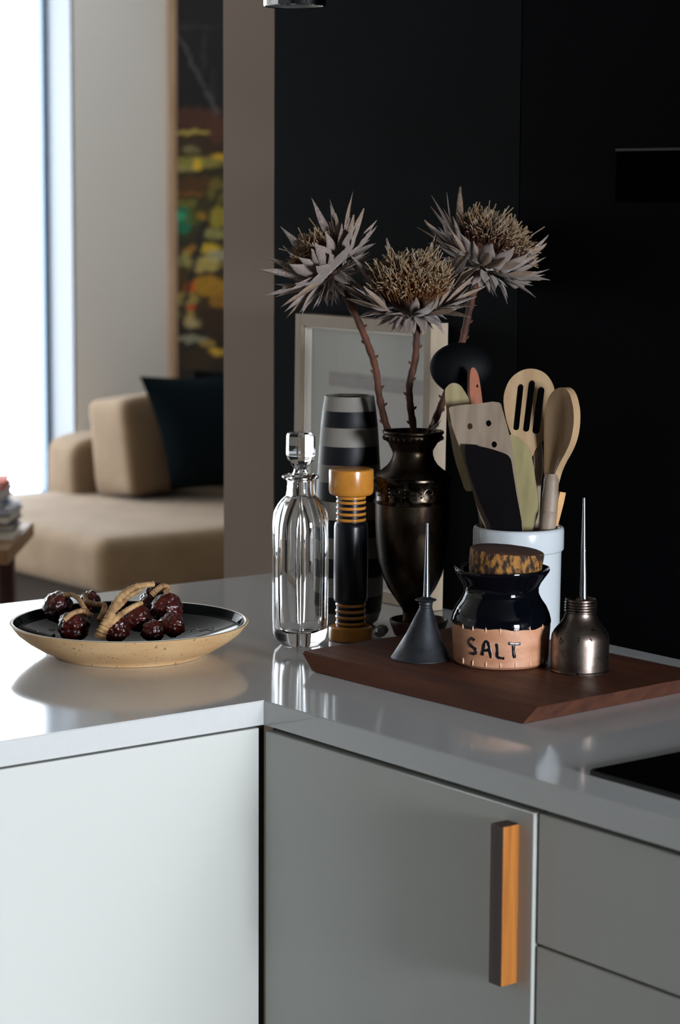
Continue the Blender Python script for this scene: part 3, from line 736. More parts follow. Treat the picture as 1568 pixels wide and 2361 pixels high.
# slotted spoon
ss = thing('slotted_spoon', in_crock(1222, 0, .03), 'pale wooden slotted spoon with three long slots, highest of the wooden ones', 'spoon')
bm = bmesh.new(); Ns = tilt(-8, 6); Ps = D(1220, 950, 3.325)
def slot(x0, y0, x1, y1, r):
    a = math.atan2(-(y1-y0), x1-x0); o_ = []
    for i in range(9): t = a+math.pi/2+math.pi*i/8; o_.append((x0+r*math.cos(t), y0-r*math.sin(t)))
    for i in range(9): t = a-math.pi/2+math.pi*i/8; o_.append((x1+r*math.cos(t), y1-r*math.sin(t)))
    return o_
out_s = sm2([(1161, 925), (1166, 895), (1180, 870), (1203, 854), (1228, 850), (1253, 858), (1270, 876), (1279, 900), (1280, 930), (1273, 965), (1260, 998), (1248, 1020), (1236, 1034), (1229, 1048), (1222, 1052), (1200, 1035), (1182, 1008), (1168, 970)], 3)
plate(bm, out_s, [slot(1200, 892, 1190, 985, 7), slot(1226, 884, 1213, 988, 7.5), slot(1247, 900, 1236, 992, 8.5)], Ps, Ns, .007)
bmesh.ops.bevel(bm, geom=[e for e in bm.edges if len(e.link_faces) == 2 and e.calc_face_angle(0) > .8], offset=.001, segments=1, affect='EDGES')
obj('head', bm, m_w1, ss)
hp = [D(1238, 1015, 3.33), D(1242, 1075, 3.33), D(1236, 1140, 3.33), in_crock(1225, .0, .02)]
obj('handle', tube(bmesh.new(), crom(hp, 4), .0065, 12), m_w2, ss)
# big spoon in front right
sp = thing('wooden_spoon', in_crock(1240, 0, -.01), 'big beech wooden spoon with hollow turned left, rightmost in the crock', 'spoon')
bm = bmesh.new(); n_s = tilt(-56, -3); Ps = D(1290, 1000, 3.272)
out_w = sm2([(1254, 985), (1257, 945), (1266, 915), (1280, 898), (1296, 893), (1308, 900), (1317, 918), (1323, 950), (1322, 985), (1316, 1015), (1305, 1042), (1292, 1065), (1281, 1090), (1273, 1118), (1266, 1122), (1256, 1120), (1254, 1080), (1254, 1030)], 3)
spoonhead(bm, out_w, (1288, 985), Ps, n_s, .0115, .006, bulge=.5, rim=.93)
obj('head', bm, m_w1, sp)
hp = [D(1272, 1095, 3.281), D(1270, 1130, 3.279), D(1266, 1180, 3.277), D(1262, 1222, 3.275), in_crock(1245, .0, 0)]
obj('handle', tube(bmesh.new(), crom(hp, 5), [.0085]*2+[.0105]*4+[.0113]*15, 14), m_w2, sp)
stk = thing('honey_stick', in_crock(1262, 0, .01), 'short honey coloured stick behind the big wooden spoon handle', 'utensil')
bm = bmesh.new(); plate(bm, [(1292, 1134), (1305, 1136), (1300, 1160), (1284, 1222), (1278, 1245), (1268, 1242), (1280, 1180)], [], D(1290, 1180, 3.298), tilt(15), .006)
obj('shaft', bm, m_w4, stk)
obj('handle', tube(bmesh.new(), [D(1276, 1232, 3.302), in_crock(1258, .0, .01)], .004, 8), m_w4, stk)

# ------------------------------------------------------------------ dried proteas
def bract_mesh(nm, L, W_, curl, cup, m, fold=0.0, tipw=.0):
    bm = bmesh.new(); nl, nw = 8, 4; rows = []
    for i in range(nl+1):
        t = i/nl
        wdt = W_*(math.sin(math.pi*min(1, t*.80+.16))**.8*(1-t**5)+tipw*t*.5+.04)
        row = []
        for j in range(nw+1):
            s_ = j/nw*2-1
            x = s_*wdt/2*(1-fold*t*.6); z = curl*t*t+cup*wdt*(s_*s_)*(1+fold*2*t); 
            row.append((x+.04*W_*math.sin(9*t+nm*2), L*t, z))
        rows.append(row)
    th_ = .0006
    A = [[bm.verts.new(p) for p in r] for r in rows]; B = [[bm.verts.new((p[0], p[1], p[2]-th_)) for p in r] for r in rows]
    for i in range(nl):
        for j in range(nw):
            bm.faces.new((A[i][j], A[i][j+1], A[i+1][j+1], A[i+1][j])); bm.faces.new((B[i][j], B[i+1][j], B[i+1][j+1], B[i][j+1]))
        bm.faces.new((A[i][0], A[i+1][0], B[i+1][0], B[i][0])); bm.faces.new((A[i][nw], B[i][nw], B[i+1][nw], A[i+1][nw]))
    for j in range(nw):
        bm.faces.new((A[0][j], B[0][j], B[0][j+1], A[0][j+1])); bm.faces.new((A[nl][j], A[nl][j+1], B[nl][j+1], B[nl][j]))
    me = bpy.data.meshes.new('bract'); bmesh.ops.recalc_face_normals(bm, faces=bm.faces); bm.to_mesh(me); bm.free(); me.materials.append(m)
    for p in me.polygons: p.use_smooth = True
    return me
BM = [bract_mesh(0, 1, .25, .12, .16, m_bract), bract_mesh(1, 1, .22, -.08, .22, m_bract2), bract_mesh(2, 1, .20, .05, .30, m_bract, .5), bract_mesh(3, 1, .17, .18, .35, m_bract2, .8, .25)]
SM = [bract_mesh(4, 1, .42, .12, .18, m_bract), bract_mesh(5, 1, .36, .2, .15, m_bract), bract_mesh(6, 1, .40, -.05, .2, m_bract)]
def add_bract(par, a, b, nrm, mesh, wscale):
    """a base, b tip, nrm: inner side direction"""
    yv = (b-a); L = yv.length; yv.normalize(); zv = (nrm-yv*nrm.dot(yv)).normalized(); xv = yv.cross(zv)
    o = bpy.data.objects.new('bract', mesh); C.objects.link(o); o.parent = par
    m = Matrix((xv*L*wscale, yv*L, zv*L)).transposed().to_4x4(); m.translation = a-wloc(par); o.matrix_local = m
def screen(x, y, z=0): return (CR*x+CU*y-CF*z)      # x right, y up, z towards the viewer
def protea(name, label, stem_px, stemD, hub_px, hubD, axis_s, rad, dome_r, dome_h, tips, seed, nrand=30, nshort=24, short_len=.03, stem_r=.0052, nst=420, len_rng=(.8, 1.1), spread=(48, 92)):
    rnd = random.Random(seed)
    hub = gd(*hub_px, hubD); A = screen(*axis_s).normalized()
    e1 = A.cross(CF).normalized(); e2 = A.cross(e1)
    pts = crom([gd(x, y, d) for (x, y), d in zip(stem_px, stemD)], 6)
    par = thing(name, pts[-1], label, 'flower', 'dried proteas in the silver urn')
    rr = [stem_r*(1+.10*math.sin(i*1.9+seed)+.12*noise.noise(V((i*.7, seed, 0)))) for i in range(len(pts))]
    bm = tube(bmesh.new(), pts, rr, 12)
    st_ = obj('stem', bm, m_stem, par)
    for i in range(5, len(pts)-5, 4):     # bud scars
        p = pts[i]; d = (CR*rnd.choice((-1, 1))+CF*rnd.uniform(-.5, .5)).normalized(); b2 = bmesh.new()
        tube(b2, [p+d*stem_r*.7, p+d*stem_r*1.35+V((0, 0, .002)), p+d*stem_r*1.7+V((0, 0, .004))], [.0022, .0018, .0005], 6)
        obj('bud_scar', b2, m_stem, st_)
    # receptacle
    bm = bmesh.new(); nseg, nr = 20, 8; R0 = dome_r; rings_ = []
    for j in range(nr+1):
        t = j/nr; q = R0*(.28+.72*math.sin(t*math.pi/2)) if j < nr else R0
        rings_.append([bm.verts.new(hub+A*(rad*.28*t-rad*.05)+(e1*math.cos(2*math.pi*k/nseg)+e2*math.sin(2*math.pi*k/nseg))*q*.8) for k in range(nseg)])
    for j in range(1, 7):
        t = j/6; rings_.append([bm.verts.new(hub+A*(rad*.23+dome_h*.72*math.sin(t*math.pi/2))+(e1*math.cos(2*math.pi*k/nseg)+e2*math.sin(2*math.pi*k/nseg))*R0*.8*math.cos(t*math.pi/2*.97)) for k in range(nseg)])
    for a, b in zip(rings_, rings_[1:]):
        for k in range(nseg): bm.faces.new((a[k], a[(k+1) % nseg], b[(k+1) % nseg], b[k]))
    bm.faces.new(rings_[0][::-1]); bm.faces.new(rings_[-1])
    obj('flower_head', bm, m_core, par)
    # stamens
    bm = bmesh.new()
    for i in range(nst):
        u = math.sqrt((i+.5)/nst); ph = i*2.39996; q = dome_r*.88*u
        b0 = hub+A*(rad*.20+dome_h*.62*math.sqrt(max(0, 1-u*u)))+(e1*math.cos(ph)+e2*math.sin(ph))*q
        dr_ = (A*1.0+(e1*math.cos(ph)+e2*math.sin(ph))*(.75*u)+V((rnd.uniform(-.3, .3), rnd.uniform(-.3, .3), rnd.uniform(-.3, .3)))).normalized()
        L = dome_h*(.36+.26*rnd.random()); sd = V((rnd.uniform(-1, 1), rnd.uniform(-1, 1), rnd.uniform(-1, 1)))*L*.28
        if rnd.random() < .12: sd *= 2.2
        P4 = [b0, b0+dr_*L*.4+sd*.2, b0+dr_*L*.8+sd*.5, b0+dr_*L*1.0+sd*1.2]
        tube(bm, P4[:3], [.0008, .0007, .0006], 4, 0); tube(bm, P4[2:], [.0006, .0008], 4, 1)
    o = obj('stamens', bm, [m_stamen, m_stamen2], par, recalc=False); o['kind'] = 'stuff'
    # traced long bracts
    for (tx, ty, dz) in tips:
        tip = gd(tx, ty, hubD-dz); d = (tip-hub); side = (d-A*d.dot(A)); side.normalize()
        a = hub+side*dome_r*.80+A*rad*.06
        add_bract(par, a, tip, A-side*.3, rnd.choice(BM), rnd.uniform(.95, 1.35))
    for i in range(nrand):
        ph = 2*math.pi*i/nrand+rnd.uniform(-.1, .1); el = math.radians(rnd.uniform(*spread)); side = e1*math.cos(ph)+e2*math.sin(ph)
        d = A*math.cos(el)+side*math.sin(el); L = rad*rnd.uniform(*len_rng)*.8
        a = hub+side*dome_r*.80; add_bract(par, a, a+d*L, A-side*.2, rnd.choice(BM), rnd.uniform(1.1, 1.5))
    for row in range(4):
        for i in range(nshort//2):
            ph = 2*math.pi*(i+.5*row)/(nshort//2)+rnd.uniform(-.15, .15); side = e1*math.cos(ph)+e2*math.sin(ph)
            el = math.radians([64, 88, 118, 148][row]+rnd.uniform(-12, 12)); d = A*math.cos(el)+side*math.sin(el)
            L = short_len*[1.5, 1.3, 1.05, .8][row]*rnd.uniform(.85, 1.15)
            a = hub+side*dome_r*[.95, .75, .5, .25][row]-A*rad*(-.04+.04*row)
            add_bract(par, a, a+d*L, A-side*.2, rnd.choice(SM), rnd.uniform(.8, 1.05))
    return par
UD = pr((UX, UY, 1))[2]
protea('protea', 'dried protea head tilted up left, leftmost of the three in the urn',
       [(780, 645), (800, 685), (828, 745), (850, 800), (866, 850), (873, 905), (886, 965), (905, 1020), (925, 1075)], [UD-.01, UD-.01, UD-.005, UD, UD, UD, UD, UD, UD],
       (772, 632), UD-.012, (-.68, .72, -.10), .085, .037, .042,
       [(640, 524, 0), (725, 452, .01), (776, 456, .0), (768, 470, -.02), (802, 441, .0), (858, 492, .02), (877, 530, .02), (832, 512, .03), (607, 597, .0), (585, 612, .01), (594, 628, .02), (614, 694, .03), (688, 682, .03), (648, 570, -.03), (792, 492, .03)], 3, nrand=22, nshort=34, short_len=.038, nst=1000, len_rng=(.75, 1.05), spread=(52, 95))
protea('protea', 'dried protea head facing up with shaggy centre, middle of the three in the urn',
       [(962, 735), (960, 775), (957, 830), (944, 885), (946, 935), (953, 985), (957, 1040), (955, 1080)], [UD-.035, UD-.035, UD-.03, UD-.025, UD-.02, UD-.01, UD, UD],
       (948, 712), UD-.045, (.0, .93, .36), .09, .050, .050,
       [(798, 588, 0), (846, 636, .02), (806, 668, .02), (848, 702, .03), (1108, 600, 0), (1085, 620, .02), (1086, 556, -.02), (1016, 548, -.05), (1060, 652, .03), (1052, 725, .02), (1098, 590, .01), (1020, 640, .04), (860, 652, .035), (880, 560, -.05), (1070, 585, -.02)], 11, nrand=26, nshort=32, short_len=.034, nst=1500, len_rng=(.75, 1.0), spread=(52, 82))
pp = protea('protea', 'dried protea head leaning right, highest and rightmost of the three in the urn',
       [(1100, 640), (1090, 680), (1078, 735), (1066, 790), (1050, 850), (1034, 895), (1015, 940), (995, 990), (978, 1035), (965, 1080)], [UD+.035, UD+.035, UD+.03, UD+.03, UD+.025, UD+.02, UD+.012, UD+.005, UD, UD],
       (1110, 618), UD+.03, (.46, .88, .06), .088, .053, .052,
       [(1005, 446, 0), (1014, 448, -.01), (1034, 434, .01), (1000, 470, .02), (1030, 478, .03), (1298, 594, 0), (1286, 535, .02), (1270, 530, -.02), (1262, 604, .03), (1280, 550, .03), (1160, 512, .04), (1205, 500, .03), (1040, 500, .04), (1090, 478, -.02), (1245, 590, .04)], 23, nrand=24, nshort=34, short_len=.036, nst=1500, len_rng=(.7, 1.0), spread=(54, 86))
for k, (x, y) in enumerate(((1022, 972), (1018, 985), (1010, 1000), (1000, 965))):
    a = gd(992+k*2, 992, UD-.01); add_bract(pp, a, gd(x, y, UD-.015), CU, SM[k % 3], .9)
    pp.children[-1].name = 'dead_leaf'; pp.children[-1].data = pp.children[-1].data.copy(); pp.children[-1].data.materials[0] = m_stem

# ------------------------------------------------------------------ stoneware bowl with pods
ax, _ = axis(284, 1539, CT, 172); X, Y = ax.x, ax.y; s = pr((X, Y, 1))[2]/FP
zr = zat(X, Y, 1431); R = 275*s; z0 = CT+.0005; h = zr-z0
bw_ = thing('stoneware_bowl', (X, Y, CT), 'wide shallow speckled tan bowl with glossy black inside, on the peninsula', 'bowl')
lobj('body', X, Y, [(0, z0+.002), (165*s, z0+.002), (168*s, z0), (174*s, z0), (178*s, z0+.003), (205*s, z0+h*.22), (235*s, z0+h*.46), (258*s, z0+h*.70), (271*s, z0+h*.92), (275*s, z0+h*.985), (274*s, zr), (270*s, zr+.0003), (267*s, zr-.0004), (264*s, zr-.004)], m_bowl, bw_, seg=96)
gl = [(268.5*s, zr+.0001), (266*s, zr-.0006)]+[(q*258*s, z0+h*(.10+.66*q**1.9)) for q in (1, .93, .85, .75, .65, .5, .35, .2)]+[(0, z0+h*.12)]
lobj('black_glaze', X, Y, gl, m_bglz, bw_, seg=96)
lobj('pale_rim_line', X, Y, [(270.5*s, zr+.0004), (268.5*s, zr+.0010), (266.5*s, zr+.0001)], m_rimw, bw_, seg=96)
BX, BY, Bs, Bz0, Bh = X, Y, s, z0, h
BD = pr((BX, BY, CT))[2]
def bowlz(px_, py_):     # glaze surface under a pixel
    z = Bz0+Bh*.4
    for _ in range(12):
        p = gz(px_, py_, z); r_ = math.hypot(p.x-BX, p.y-BY)/Bs
        for (ra, za), (rb_, zb_) in zip(gl, gl[1:]):
            if rb_/Bs <= r_ <= ra/Bs: z = zb_+(za-zb_)*(r_-rb_/Bs)/((ra-rb_)/Bs); break
    return gz(px_, py_, z+.0006)
for ln_ in ([(420, 1456), (432, 1452), (455, 1449), (470, 1443), (483, 1435), (497, 1430), (508, 1432), (505, 1440), (492, 1447), (475, 1450), (462, 1453), (448, 1449), (440, 1455)], [(128, 1452), (112, 1448), (106, 1438), (112, 1430), (124, 1434)], [(24, 1436), (34, 1446), (52, 1450), (70, 1451), (88, 1456)]):
    obj('incised_line', tube(bmesh.new(), crom([bowlz(*q) for q in ln_], 4), .0005, 5), m_rimw, bw_)
pods = [(134, 1400, 37, .045), (208, 1386, 25, .075), (170, 1444, 37, -.01), (266, 1448, 34, -.03), (316, 1425, 33, -.005), (352, 1455, 27, -.03), (397, 1440, 30, -.005), (385, 1403, 38, .035), (348, 1392, 30, .06), (358, 1362, 22, .055)]
pl_lab = ['dark red seed pod at the left end of the bowl', 'small dark red seed pod at the back, left of the twigs', 'dark red seed pod at the front left of the bowl', 'dark red seed pod in front beside the thick twig foot',
          'round dark red seed pod in the middle, right of the thick twig', 'small dark red seed pod low in front, between two larger ones', 'dark red seed pod at the right front of the pile', 'largest dark red seed pod, at the right of the bowl', 'dark red seed pod half hidden behind the largest one', 'small dark red seed pod on top of the pile']
for k, (x, y, r, up) in enumerate(pods):
    rad = r*Bs
    p = gd(x, y, pr((BX, BY, CT))[2]+up)
    bm = bmesh.new(); bmesh.ops.create_icosphere(bm, subdivisions=5, radius=1)
    for v in bm.verts:
        q = v.co*2.0+V((k*7, k*3, 1)); vd = noise.voronoi(q*1.35)[0]
        d_ = .10*noise.noise(q)+.16*(.5-vd[0])*1.0+.05*noise.noise(q*3.4)
        v.co = p+v.co*(.97+d_)*rad
    o = obj('seed_pod', bm, m_pod, origin=p); tag(o, pl_lab[k], 'seed pod', 'seed pods in the bowl')
def twig(label, branches):
    t = None
    for k, (pts, ra, rb2) in enumerate(branches):
        P3 = crom([gd(x, y, BD+o_) for x, y, o_ in pts], 8); n_ = len(P3)
        rr = [(ra+(rb2-ra)*i/n_)*Bs*(1+.13*math.sin(i*2.4)+.1*noise.noise(V((i*.9, k, 0)))) for i in range(n_)]
        if t is None: t = thing('twig', P3[0], label, 'twig', 'dried twigs among the pods')
        obj('branch', tube(bmesh.new(), P3, rr, 10), m_twig, t)
twig('thick forked tan twig arching over the pods in the bowl', [
    ([(230, 1470, -.058), (238, 1450, -.06), (250, 1427, -.058), (266, 1394, -.05), (290, 1366, -.035), (318, 1352, -.01), (352, 1347, .02)], 13.5, 6),
    ([(240, 1450, -.058), (258, 1434, -.055), (285, 1412, -.048), (308, 1398, -.042), (326, 1390, -.03)], 9, 5),
    ([(258, 1412, -.053), (280, 1393, -.045), (298, 1374, -.035), (322, 1361, -.015)], 6.5, 5)])
twig('short curled tan twig on top of the pile at the right', [([(350, 1372, .02), (362, 1360, .02), (374, 1352, .025), (386, 1354, .03), (383, 1364, .02)], 7, 6)])
twig('tan twig with kinked ends at the left among the pods', [
    ([(148, 1371, .03), (168, 1372, .02), (184, 1384, .005), (194, 1402, -.01), (209, 1421, -.02)], 5, 6.5),
    ([(196, 1370, .04), (200, 1386, .02), (218, 1393, .005), (240, 1396, -.005), (238, 1412, -.02), (228, 1432, -.03)], 6, 7),
    ([(148, 1430, -.035), (170, 1413, -.03), (192, 1409, -.02), (214, 1420, -.02)], 6, 5.5)])

# ------------------------------------------------------------------ chrome pendant
pc = gd(680, 14, 3.0); s = 3.0/FP; R = 72*s
pn_ = thing('pendant_lamp', pc, 'chrome cylinder pendant lamp cut off by the top edge', 'lamp')
lobj('shade', pc.x, pc.y, [(R-.004, pc.z-.0002), (R-.001, pc.z-.0008), (R, pc.z), (R, pc.z+.16), (R-.01, pc.z+.172), (0, pc.z+.175)], m_chrome, pn_, seg=72)
lobj('reflector', pc.x, pc.y, [(R-.0035, pc.z), (R*.75, pc.z+.006), (R*.5, pc.z+.012), (0, pc.z+.014)], m_chromei, pn_, seg=48)
obj('cord', tube(bmesh.new(), [V((pc.x, pc.y, pc.z+.17)), V((pc.x, pc.y, 2.3)), V((pc.x, pc.y, 2.7))], .0025, 8), m_blkpl, pn_)

# ------------------------------------------------------------------ living room
def cushion(bm, c, hx_, hy_, hz_, e=.35, n=10, puff=.0, rot=None, rz=0):
    b2 = bmesh.new(); bmesh.ops.create_cube(b2, size=2); bmesh.ops.subdivide_edges(b2, edges=list(b2.edges), cuts=n, use_grid_fill=True)
    for v in b2.verts:
        x, y, z = v.co
        def rr(a, b, c_): 
            m_ = (abs(a)**8+abs(b)**8+abs(c_)**8)**(1/8); return m_
        k = (abs(x)**(1/e)+abs(y)**(1/e)+abs(z)**(1/e))**e if e > 0 else 1
        q = V((x, y, z))/k
        v.co = q
    b = rot if rot else Matrix.Identity(3)
    for v in b2.verts:
        q = V((v.co.x*hx_, v.co.y*hy_, v.co.z*hz_)); q += q.normalized()*noise.noise(q*4+c)*.012
        v.co = (Matrix.Rotation(rz, 3, 'Z') @ (b @ q))+c
    merge(bm, b2); return bm
cf = gz(240, 1248, .42)
SX0, SY0 = cf.x, cf.y
sf = thing('sofa', (SX0+1.3, SY0+.6, 0), 'camel coloured low sofa in the living room behind the peninsula', 'sofa')
seat = box(bmesh.new(), (SX0-.02, SY0-.02, .24), (SX0+2.9, SY0+1.2, .425), .055, 5)
bmesh.ops.subdivide_edges(seat, edges=[e for e in seat.edges if e.calc_length() > .15], cuts=14, use_grid_fill=True)
for v in seat.verts:
    if v.co.z > .424: u_ = (v.co.x-SX0)/2.9; w_ = (v.co.y-SY0)/1.2; v.co.z += .010*max(0, u_*(1-u_)*w_*(1-w_)*16)**.5+.004*noise.noise(v.co*5)
    elif v.co.y < SY0+.05: v.co.y += .012*noise.noise(v.co*4)
obj('seat_cushion', seat, m_sofa, sf)
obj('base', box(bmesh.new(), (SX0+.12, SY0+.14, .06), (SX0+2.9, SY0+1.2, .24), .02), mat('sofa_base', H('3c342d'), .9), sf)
obj('backrest', cushion(bmesh.new(), V((gy(224, 1080, SY0+1.05).x+.9, SY0+1.12, .45)), 1.02, .12, .2, e=.10, n=20), m_sofa, sf)
for i in (0, 1):
    for j in (0, 1): obj('leg', box(bmesh.new(), (SX0+.2+i*2.5, SY0+.2+j*.85, 0), (SX0+.25+i*2.5, SY0+.25+j*.85, .07)), m_carc, sf, smooth=False)
def cush(name, px0, px1, pyt, Yc, zb_, thick, m, label, cat, e=.22, tiltx=0, grp=None, lean=0):
    xa = gy(px0, pyt, Yc).x; xb = gy(px1, pyt, Yc).x; zt_ = gy(px0, pyt, Yc).z
    c = V(((xa+xb)/2, Yc, (zb_+zt_)/2))
    o = obj(name, cushion(bmesh.new(), c, (xb-xa)/2, thick, (zt_-zb_)/2, e=e, n=14, rot=Matrix.Rotation(math.radians(tiltx), 3, 'X') @ Matrix.Rotation(math.radians(lean), 3, 'Y')), m, origin=(c.x, c.y, zb_))
    return tag(o, label, cat, grp)
cush('back_cushion', 247, 420, 912, SY0+.84, .441, .13, m_sofa, 'large upright camel back cushion partly behind the teal pillow', 'cushion', e=.10, tiltx=-5, lean=-4)
# velvet pillows: pointed corners
def pillow(name, px, Yc, th_, m, label, zmin):
    P4 = [gy(x, y, Yc) for x, y in px]; bm = bmesh.new(); n = 16; F_ = []; B_ = []
    nrm = (P4[1]-P4[0]).cross(P4[3]-P4[0]).normalized()
    for j in range(n+1):
        rf = []; rb3 = []
        for i in range(n+1):
            u, v = i/n, j/n; q = P4[0].lerp(P4[1], u).lerp(P4[3].lerp(P4[2], u), v)
            pin = .05*(math.sin(math.pi*u)*(2*v-1)); pin2 = .05*(math.sin(math.pi*v)*(2*u-1))
            q = q-(P4[3]-P4[0])*pin*.8-(P4[1]-P4[0])*pin2*.8
            hgt = th_*(math.sin(math.pi*u)*math.sin(math.pi*v))**.45 if 0 < u < 1 and 0 < v < 1 else 0
            rf.append(bm.verts.new(q+nrm*hgt)); rb3.append(rf[-1] if hgt == 0 else bm.verts.new(q-nrm*hgt))
        F_.append(rf); B_.append(rb3)
    for j in range(n):
        for i in range(n):
            bm.faces.new((F_[j][i], F_[j][i+1], F_[j+1][i+1], F_[j+1][i])); bm.faces.new((B_[j][i], B_[j+1][i], B_[j+1][i+1], B_[j][i+1]))
    mz = min(v.co.z for v in bm.verts); 
    for v in bm.verts: v.co.z += max(0, zmin-mz)
    o = obj(name, bm, m, origin=(P4[3]+P4[2])/2); return tag(o, label, 'pillow')
pillow('throw_pillow', [(322, 902), (610, 888), (640, 1165), (395, 1165)], SY0+.60, .09, m_teal, 'dark teal velvet pillow leaning on the sofa cushion', .441)
pillow('throw_pillow', [(446, 888), (680, 872), (700, 1135), (450, 1140)], SY0+.86, .08, m_blk, 'black pillow peeking out behind the teal velvet one', .441)
# painting
PY = LY-.035
px0 = gy(398, 500, PY).x; px1 = px0+1.15; pz0 = gy(420, 890, PY).z; pz1 = pz0+1.75
pt = thing('large_painting', ((px0+px1)/2, LY, pz0), 'tall framed abstract painting in dark, yellow and teal on the far wall', 'painting')
bm = bmesh.new(); fw_ = gy(409, 500, PY).x-px0
for a, b in (((px0, PY, pz0), (px0+fw_, LY-.001, pz1)), ((px1-fw_, PY, pz0), (px1, LY-.001, pz1)), ((px0+fw_, PY, pz0), (px1-fw_, LY-.001, pz0+.012)), ((px0+fw_, PY, pz1-fw_), (px1-fw_, LY-.001, pz1))): box(bm, a, b)
obj('frame', bm, m_pframe, pt, smooth=False)
blobs = [(450, 62, 60, 6, '3c3c40', .5), (470, 120, 6, 55, '44464a', .35), (490, 210, 6, 60, '3e4042', .4), (430, 305, 60, 6, 'b5a552', .9), (440, 325, 30, 14, '3a3020', .8), (440, 345, 22, 9, '8a8458', .7), (455, 272, 60, 24, '54352a', .8), (500, 300, 20, 30, '5c3a2c', .7),
         (445, 375, 70, 14, '9a9448', .8), (456, 382, 12, 14, 'e0b830', .9), (505, 362, 22, 9, 'd8ac30', .9), (425, 392, 28, 9, 'a8a26a', .8), (450, 425, 60, 22, '55381c', .8), (430, 448, 40, 6, '8a5a22', .7), (500, 440, 20, 30, '7a7434', .7), (425, 470, 32, 10, '7c7a34', .8),
         (422, 508, 22, 32, '0e7a5c', 1), (418, 500, 10, 10, '20b890', .9), (448, 500, 28, 20, '5a6428', .7), (468, 498, 12, 10, 'b8802c', .8), (500, 500, 22, 26, 'a89a38', .85), (498, 540, 30, 12, '9c9c60', .85), (485, 572, 28, 12, 'd8b838', .95), (500, 590, 26, 14, 'a8a88a', .9),
         (430, 588, 12, 14, 'a49c58', .8), (418, 604, 16, 12, '9a9a6a', .7), (470, 610, 40, 18, 'c4b468', .85), (440, 576, 14, 10, 'b07a2c', .8), (480, 660, 40, 24, 'b88a28', .9), (438, 665, 14, 16, 'd05820', .9), (430, 690, 26, 18, 'b4a058', .8), (505, 690, 24, 22, 'a87c28', .8), (440, 712, 10, 10, 'cc4a1c', .9), (428, 728, 26, 14, 'a89858', .85),
         (445, 745, 20, 12, 'c0b080', .85), (490, 740, 34, 30, '3c2a20', .9), (440, 782, 40, 8, '9c9c84', .9), (478, 792, 18, 8, 'b89a50', .8), (500, 812, 20, 10, 'd8b040', .95), (450, 830, 50, 22, '3e3422', .8), (450, 870, 60, 18, '2a2822', .8)]
lines = [(410, 80, 500, 260, 5, '505254'), (505, 440, 470, 520, 7, '2c2a20'), (470, 520, 440, 640, 9, '22242a'), (440, 640, 412, 760, 8, '22242a'), (410, 560, 514, 555, 6, '2a2c22'), (440, 635, 514, 625, 5, '24262a'), (410, 765, 470, 770, 5, '24262a'), (410, 402, 514, 396, 7, '2c2a1c')]
bg = [(0, '202124'), (240, '1c1c20'), (262, '33241f'), (300, '3a2820'), (400, '3c3420'), (560, '3a3824'), (640, '4a3a1e'), (760, '35291e'), (900, '2a2824')]
def pgrid2(u, v): return V((px0+fw_+(px1-px0-2*fw_)*u, PY+.012, pz0+.012+(pz1-fw_-pz0-.012)*v))
blobs = [(a, b, c, d, H(e)[:3], f) for a, b, c, d, e, f in blobs]; bgc = [(y, H(c)[:3]) for y, c in bg]; lines = [(*l[:5], H(l[5])[:3]) for l in lines]
def pcol2(u, v):
    return tuple(min(1, q*1.45) for q in pcol2b(u, v))
def pcol2b(u, v):
    x, y, _ = pr(pgrid2(u, v)); xm = x
    if x > 514: xm = 514-(x-514) if x < 618 else 410+((x-618) % 104)
    wx = 6*noise.noise(V((x*.05, y*.05, 0)))+4*noise.noise(V((x*.15, y*.15, 2))); wy = 6*noise.noise(V((x*.05, y*.05, 9)))+4*noise.noise(V((x*.15, y*.2, 5)))
    X_, Y_ = xm+wx, y+wy; c = bgc[0][1]
    for (ya, ca), (yb, cb_) in zip(bgc, bgc[1:]):
        if ya <= Y_ <= yb: c = mixc(ca, cb_, (Y_-ya)/(yb-ya))
    if Y_ > 900: c = bgc[-1][1]
    for bx, by, rx, ry, cl, a in blobs:
        d = ((X_-bx)/rx)**2+((Y_-by)/ry)**2
        if d < 1.3: c = mixc(c, cl, a*min(1, (1.3-d)*1.6)*(.8+.5*noise.noise(V((x*.12, y*.2, 4)))))
    for xa, ya, xb, yb, w_, cl in lines:
        dx, dy = xb-xa, yb-ya; t = max(0, min(1, ((X_-xa)*dx+(Y_-ya)*dy)/(dx*dx+dy*dy))); d = math.hypot(X_-xa-dx*t, Y_-ya-dy*t)
        if d < w_: c = mixc(c, cl, min(1, (w_-d)/2)*.8)
    return c
painted('canvas', pgrid2, 150, 300, pcol2, pt)
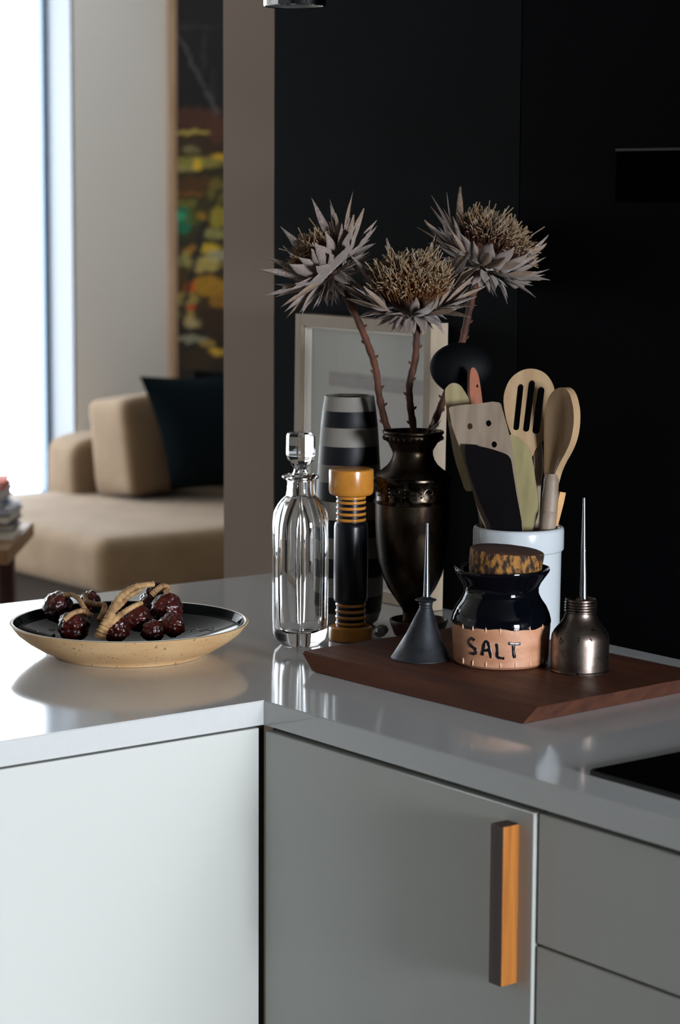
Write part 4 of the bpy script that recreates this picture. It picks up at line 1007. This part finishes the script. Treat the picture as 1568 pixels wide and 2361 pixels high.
# side table with books
TD = 6.4
tp = gd(50, 1234, TD); tz = tp.z
tb = thing('side_table', (tp.x-.45, tp.y, 0), 'wooden side table with dark red leg at the left edge', 'table')
tl = gd(8, 1240, TD-.1)
fwd = HF; rgt = V((CR.x, CR.y, 0)).normalized()
def obox(c, hw, hd, z0_, z1_, ang=0, bev=.004):
    bm = bmesh.new(); box(bm, (-hw, -hd, z0_), (hw, hd, z1_), bev, 2)
    a = math.atan2(rgt.y, rgt.x)+ang; bmesh.ops.rotate(bm, verts=bm.verts, cent=(0, 0, 0), matrix=Matrix.Rotation(a, 3, 'Z'))
    for v in bm.verts: v.co += V((c[0], c[1], 0))
    return bm
tc_ = tp-rgt*.40
obj('table_top', obox(tc_, .40, .26, tz-.040, tz), m_table, tb)
for sx_ in (-1, 1):
    for sy_ in (-1, 1): 
        q = tc_+rgt*(sx_*.33)+fwd*(sy_*.2); obj('leg', obox(q, .022, .022, 0, tz-.04), m_tleg, tb)
bk = [('d8d4cc', .14, .022), ('5a6068', .155, .020), ('30343c', .15, .028), ('b8b8c4', .14, .018), ('4a6a80', .12, .018), ('b0acb8', .115, .022), ('c8c4c8', .12, .012), ('c8482c', .118, .018)]
labs = ['pale book, lowest of the stack on the side table', 'slate grey book second from the bottom of the stack', 'dark thick book in the lower stack', 'light lilac book above the dark thick one', 'teal blue book in the middle of the stack', 'grey book below the two topmost books', 'thin white book just under the red one', 'red book on top of the stack at the left edge']
z_ = tz+.0005
for k, (c, hw, hgt) in enumerate(bk):
    hw2 = hw; cpos = gd(40 if k < 4 else 18, 1200, TD)-rgt*hw2
    hgt *= .93
    t = thing('book', (cpos.x, cpos.y, z_), labs[k], 'book', 'books on the side table')
    a = .05*math.sin(k*2.1)
    obj('cover', obox(cpos, hw2, .10, z_, z_+.003, a, .0008), flat('book_cover', c), t)
    obj('cover', obox(cpos, hw2, .10, z_+hgt-.003, z_+hgt, a, .0008), flat('book_cover', c), t)
    obj('pages', obox(cpos-rgt*.003, hw2-.004, .096, z_+.003, z_+hgt-.003, a, .0005), flat('book_pages', 'cfcac0' if k % 3 else c), t)
    z_ += hgt+.0004
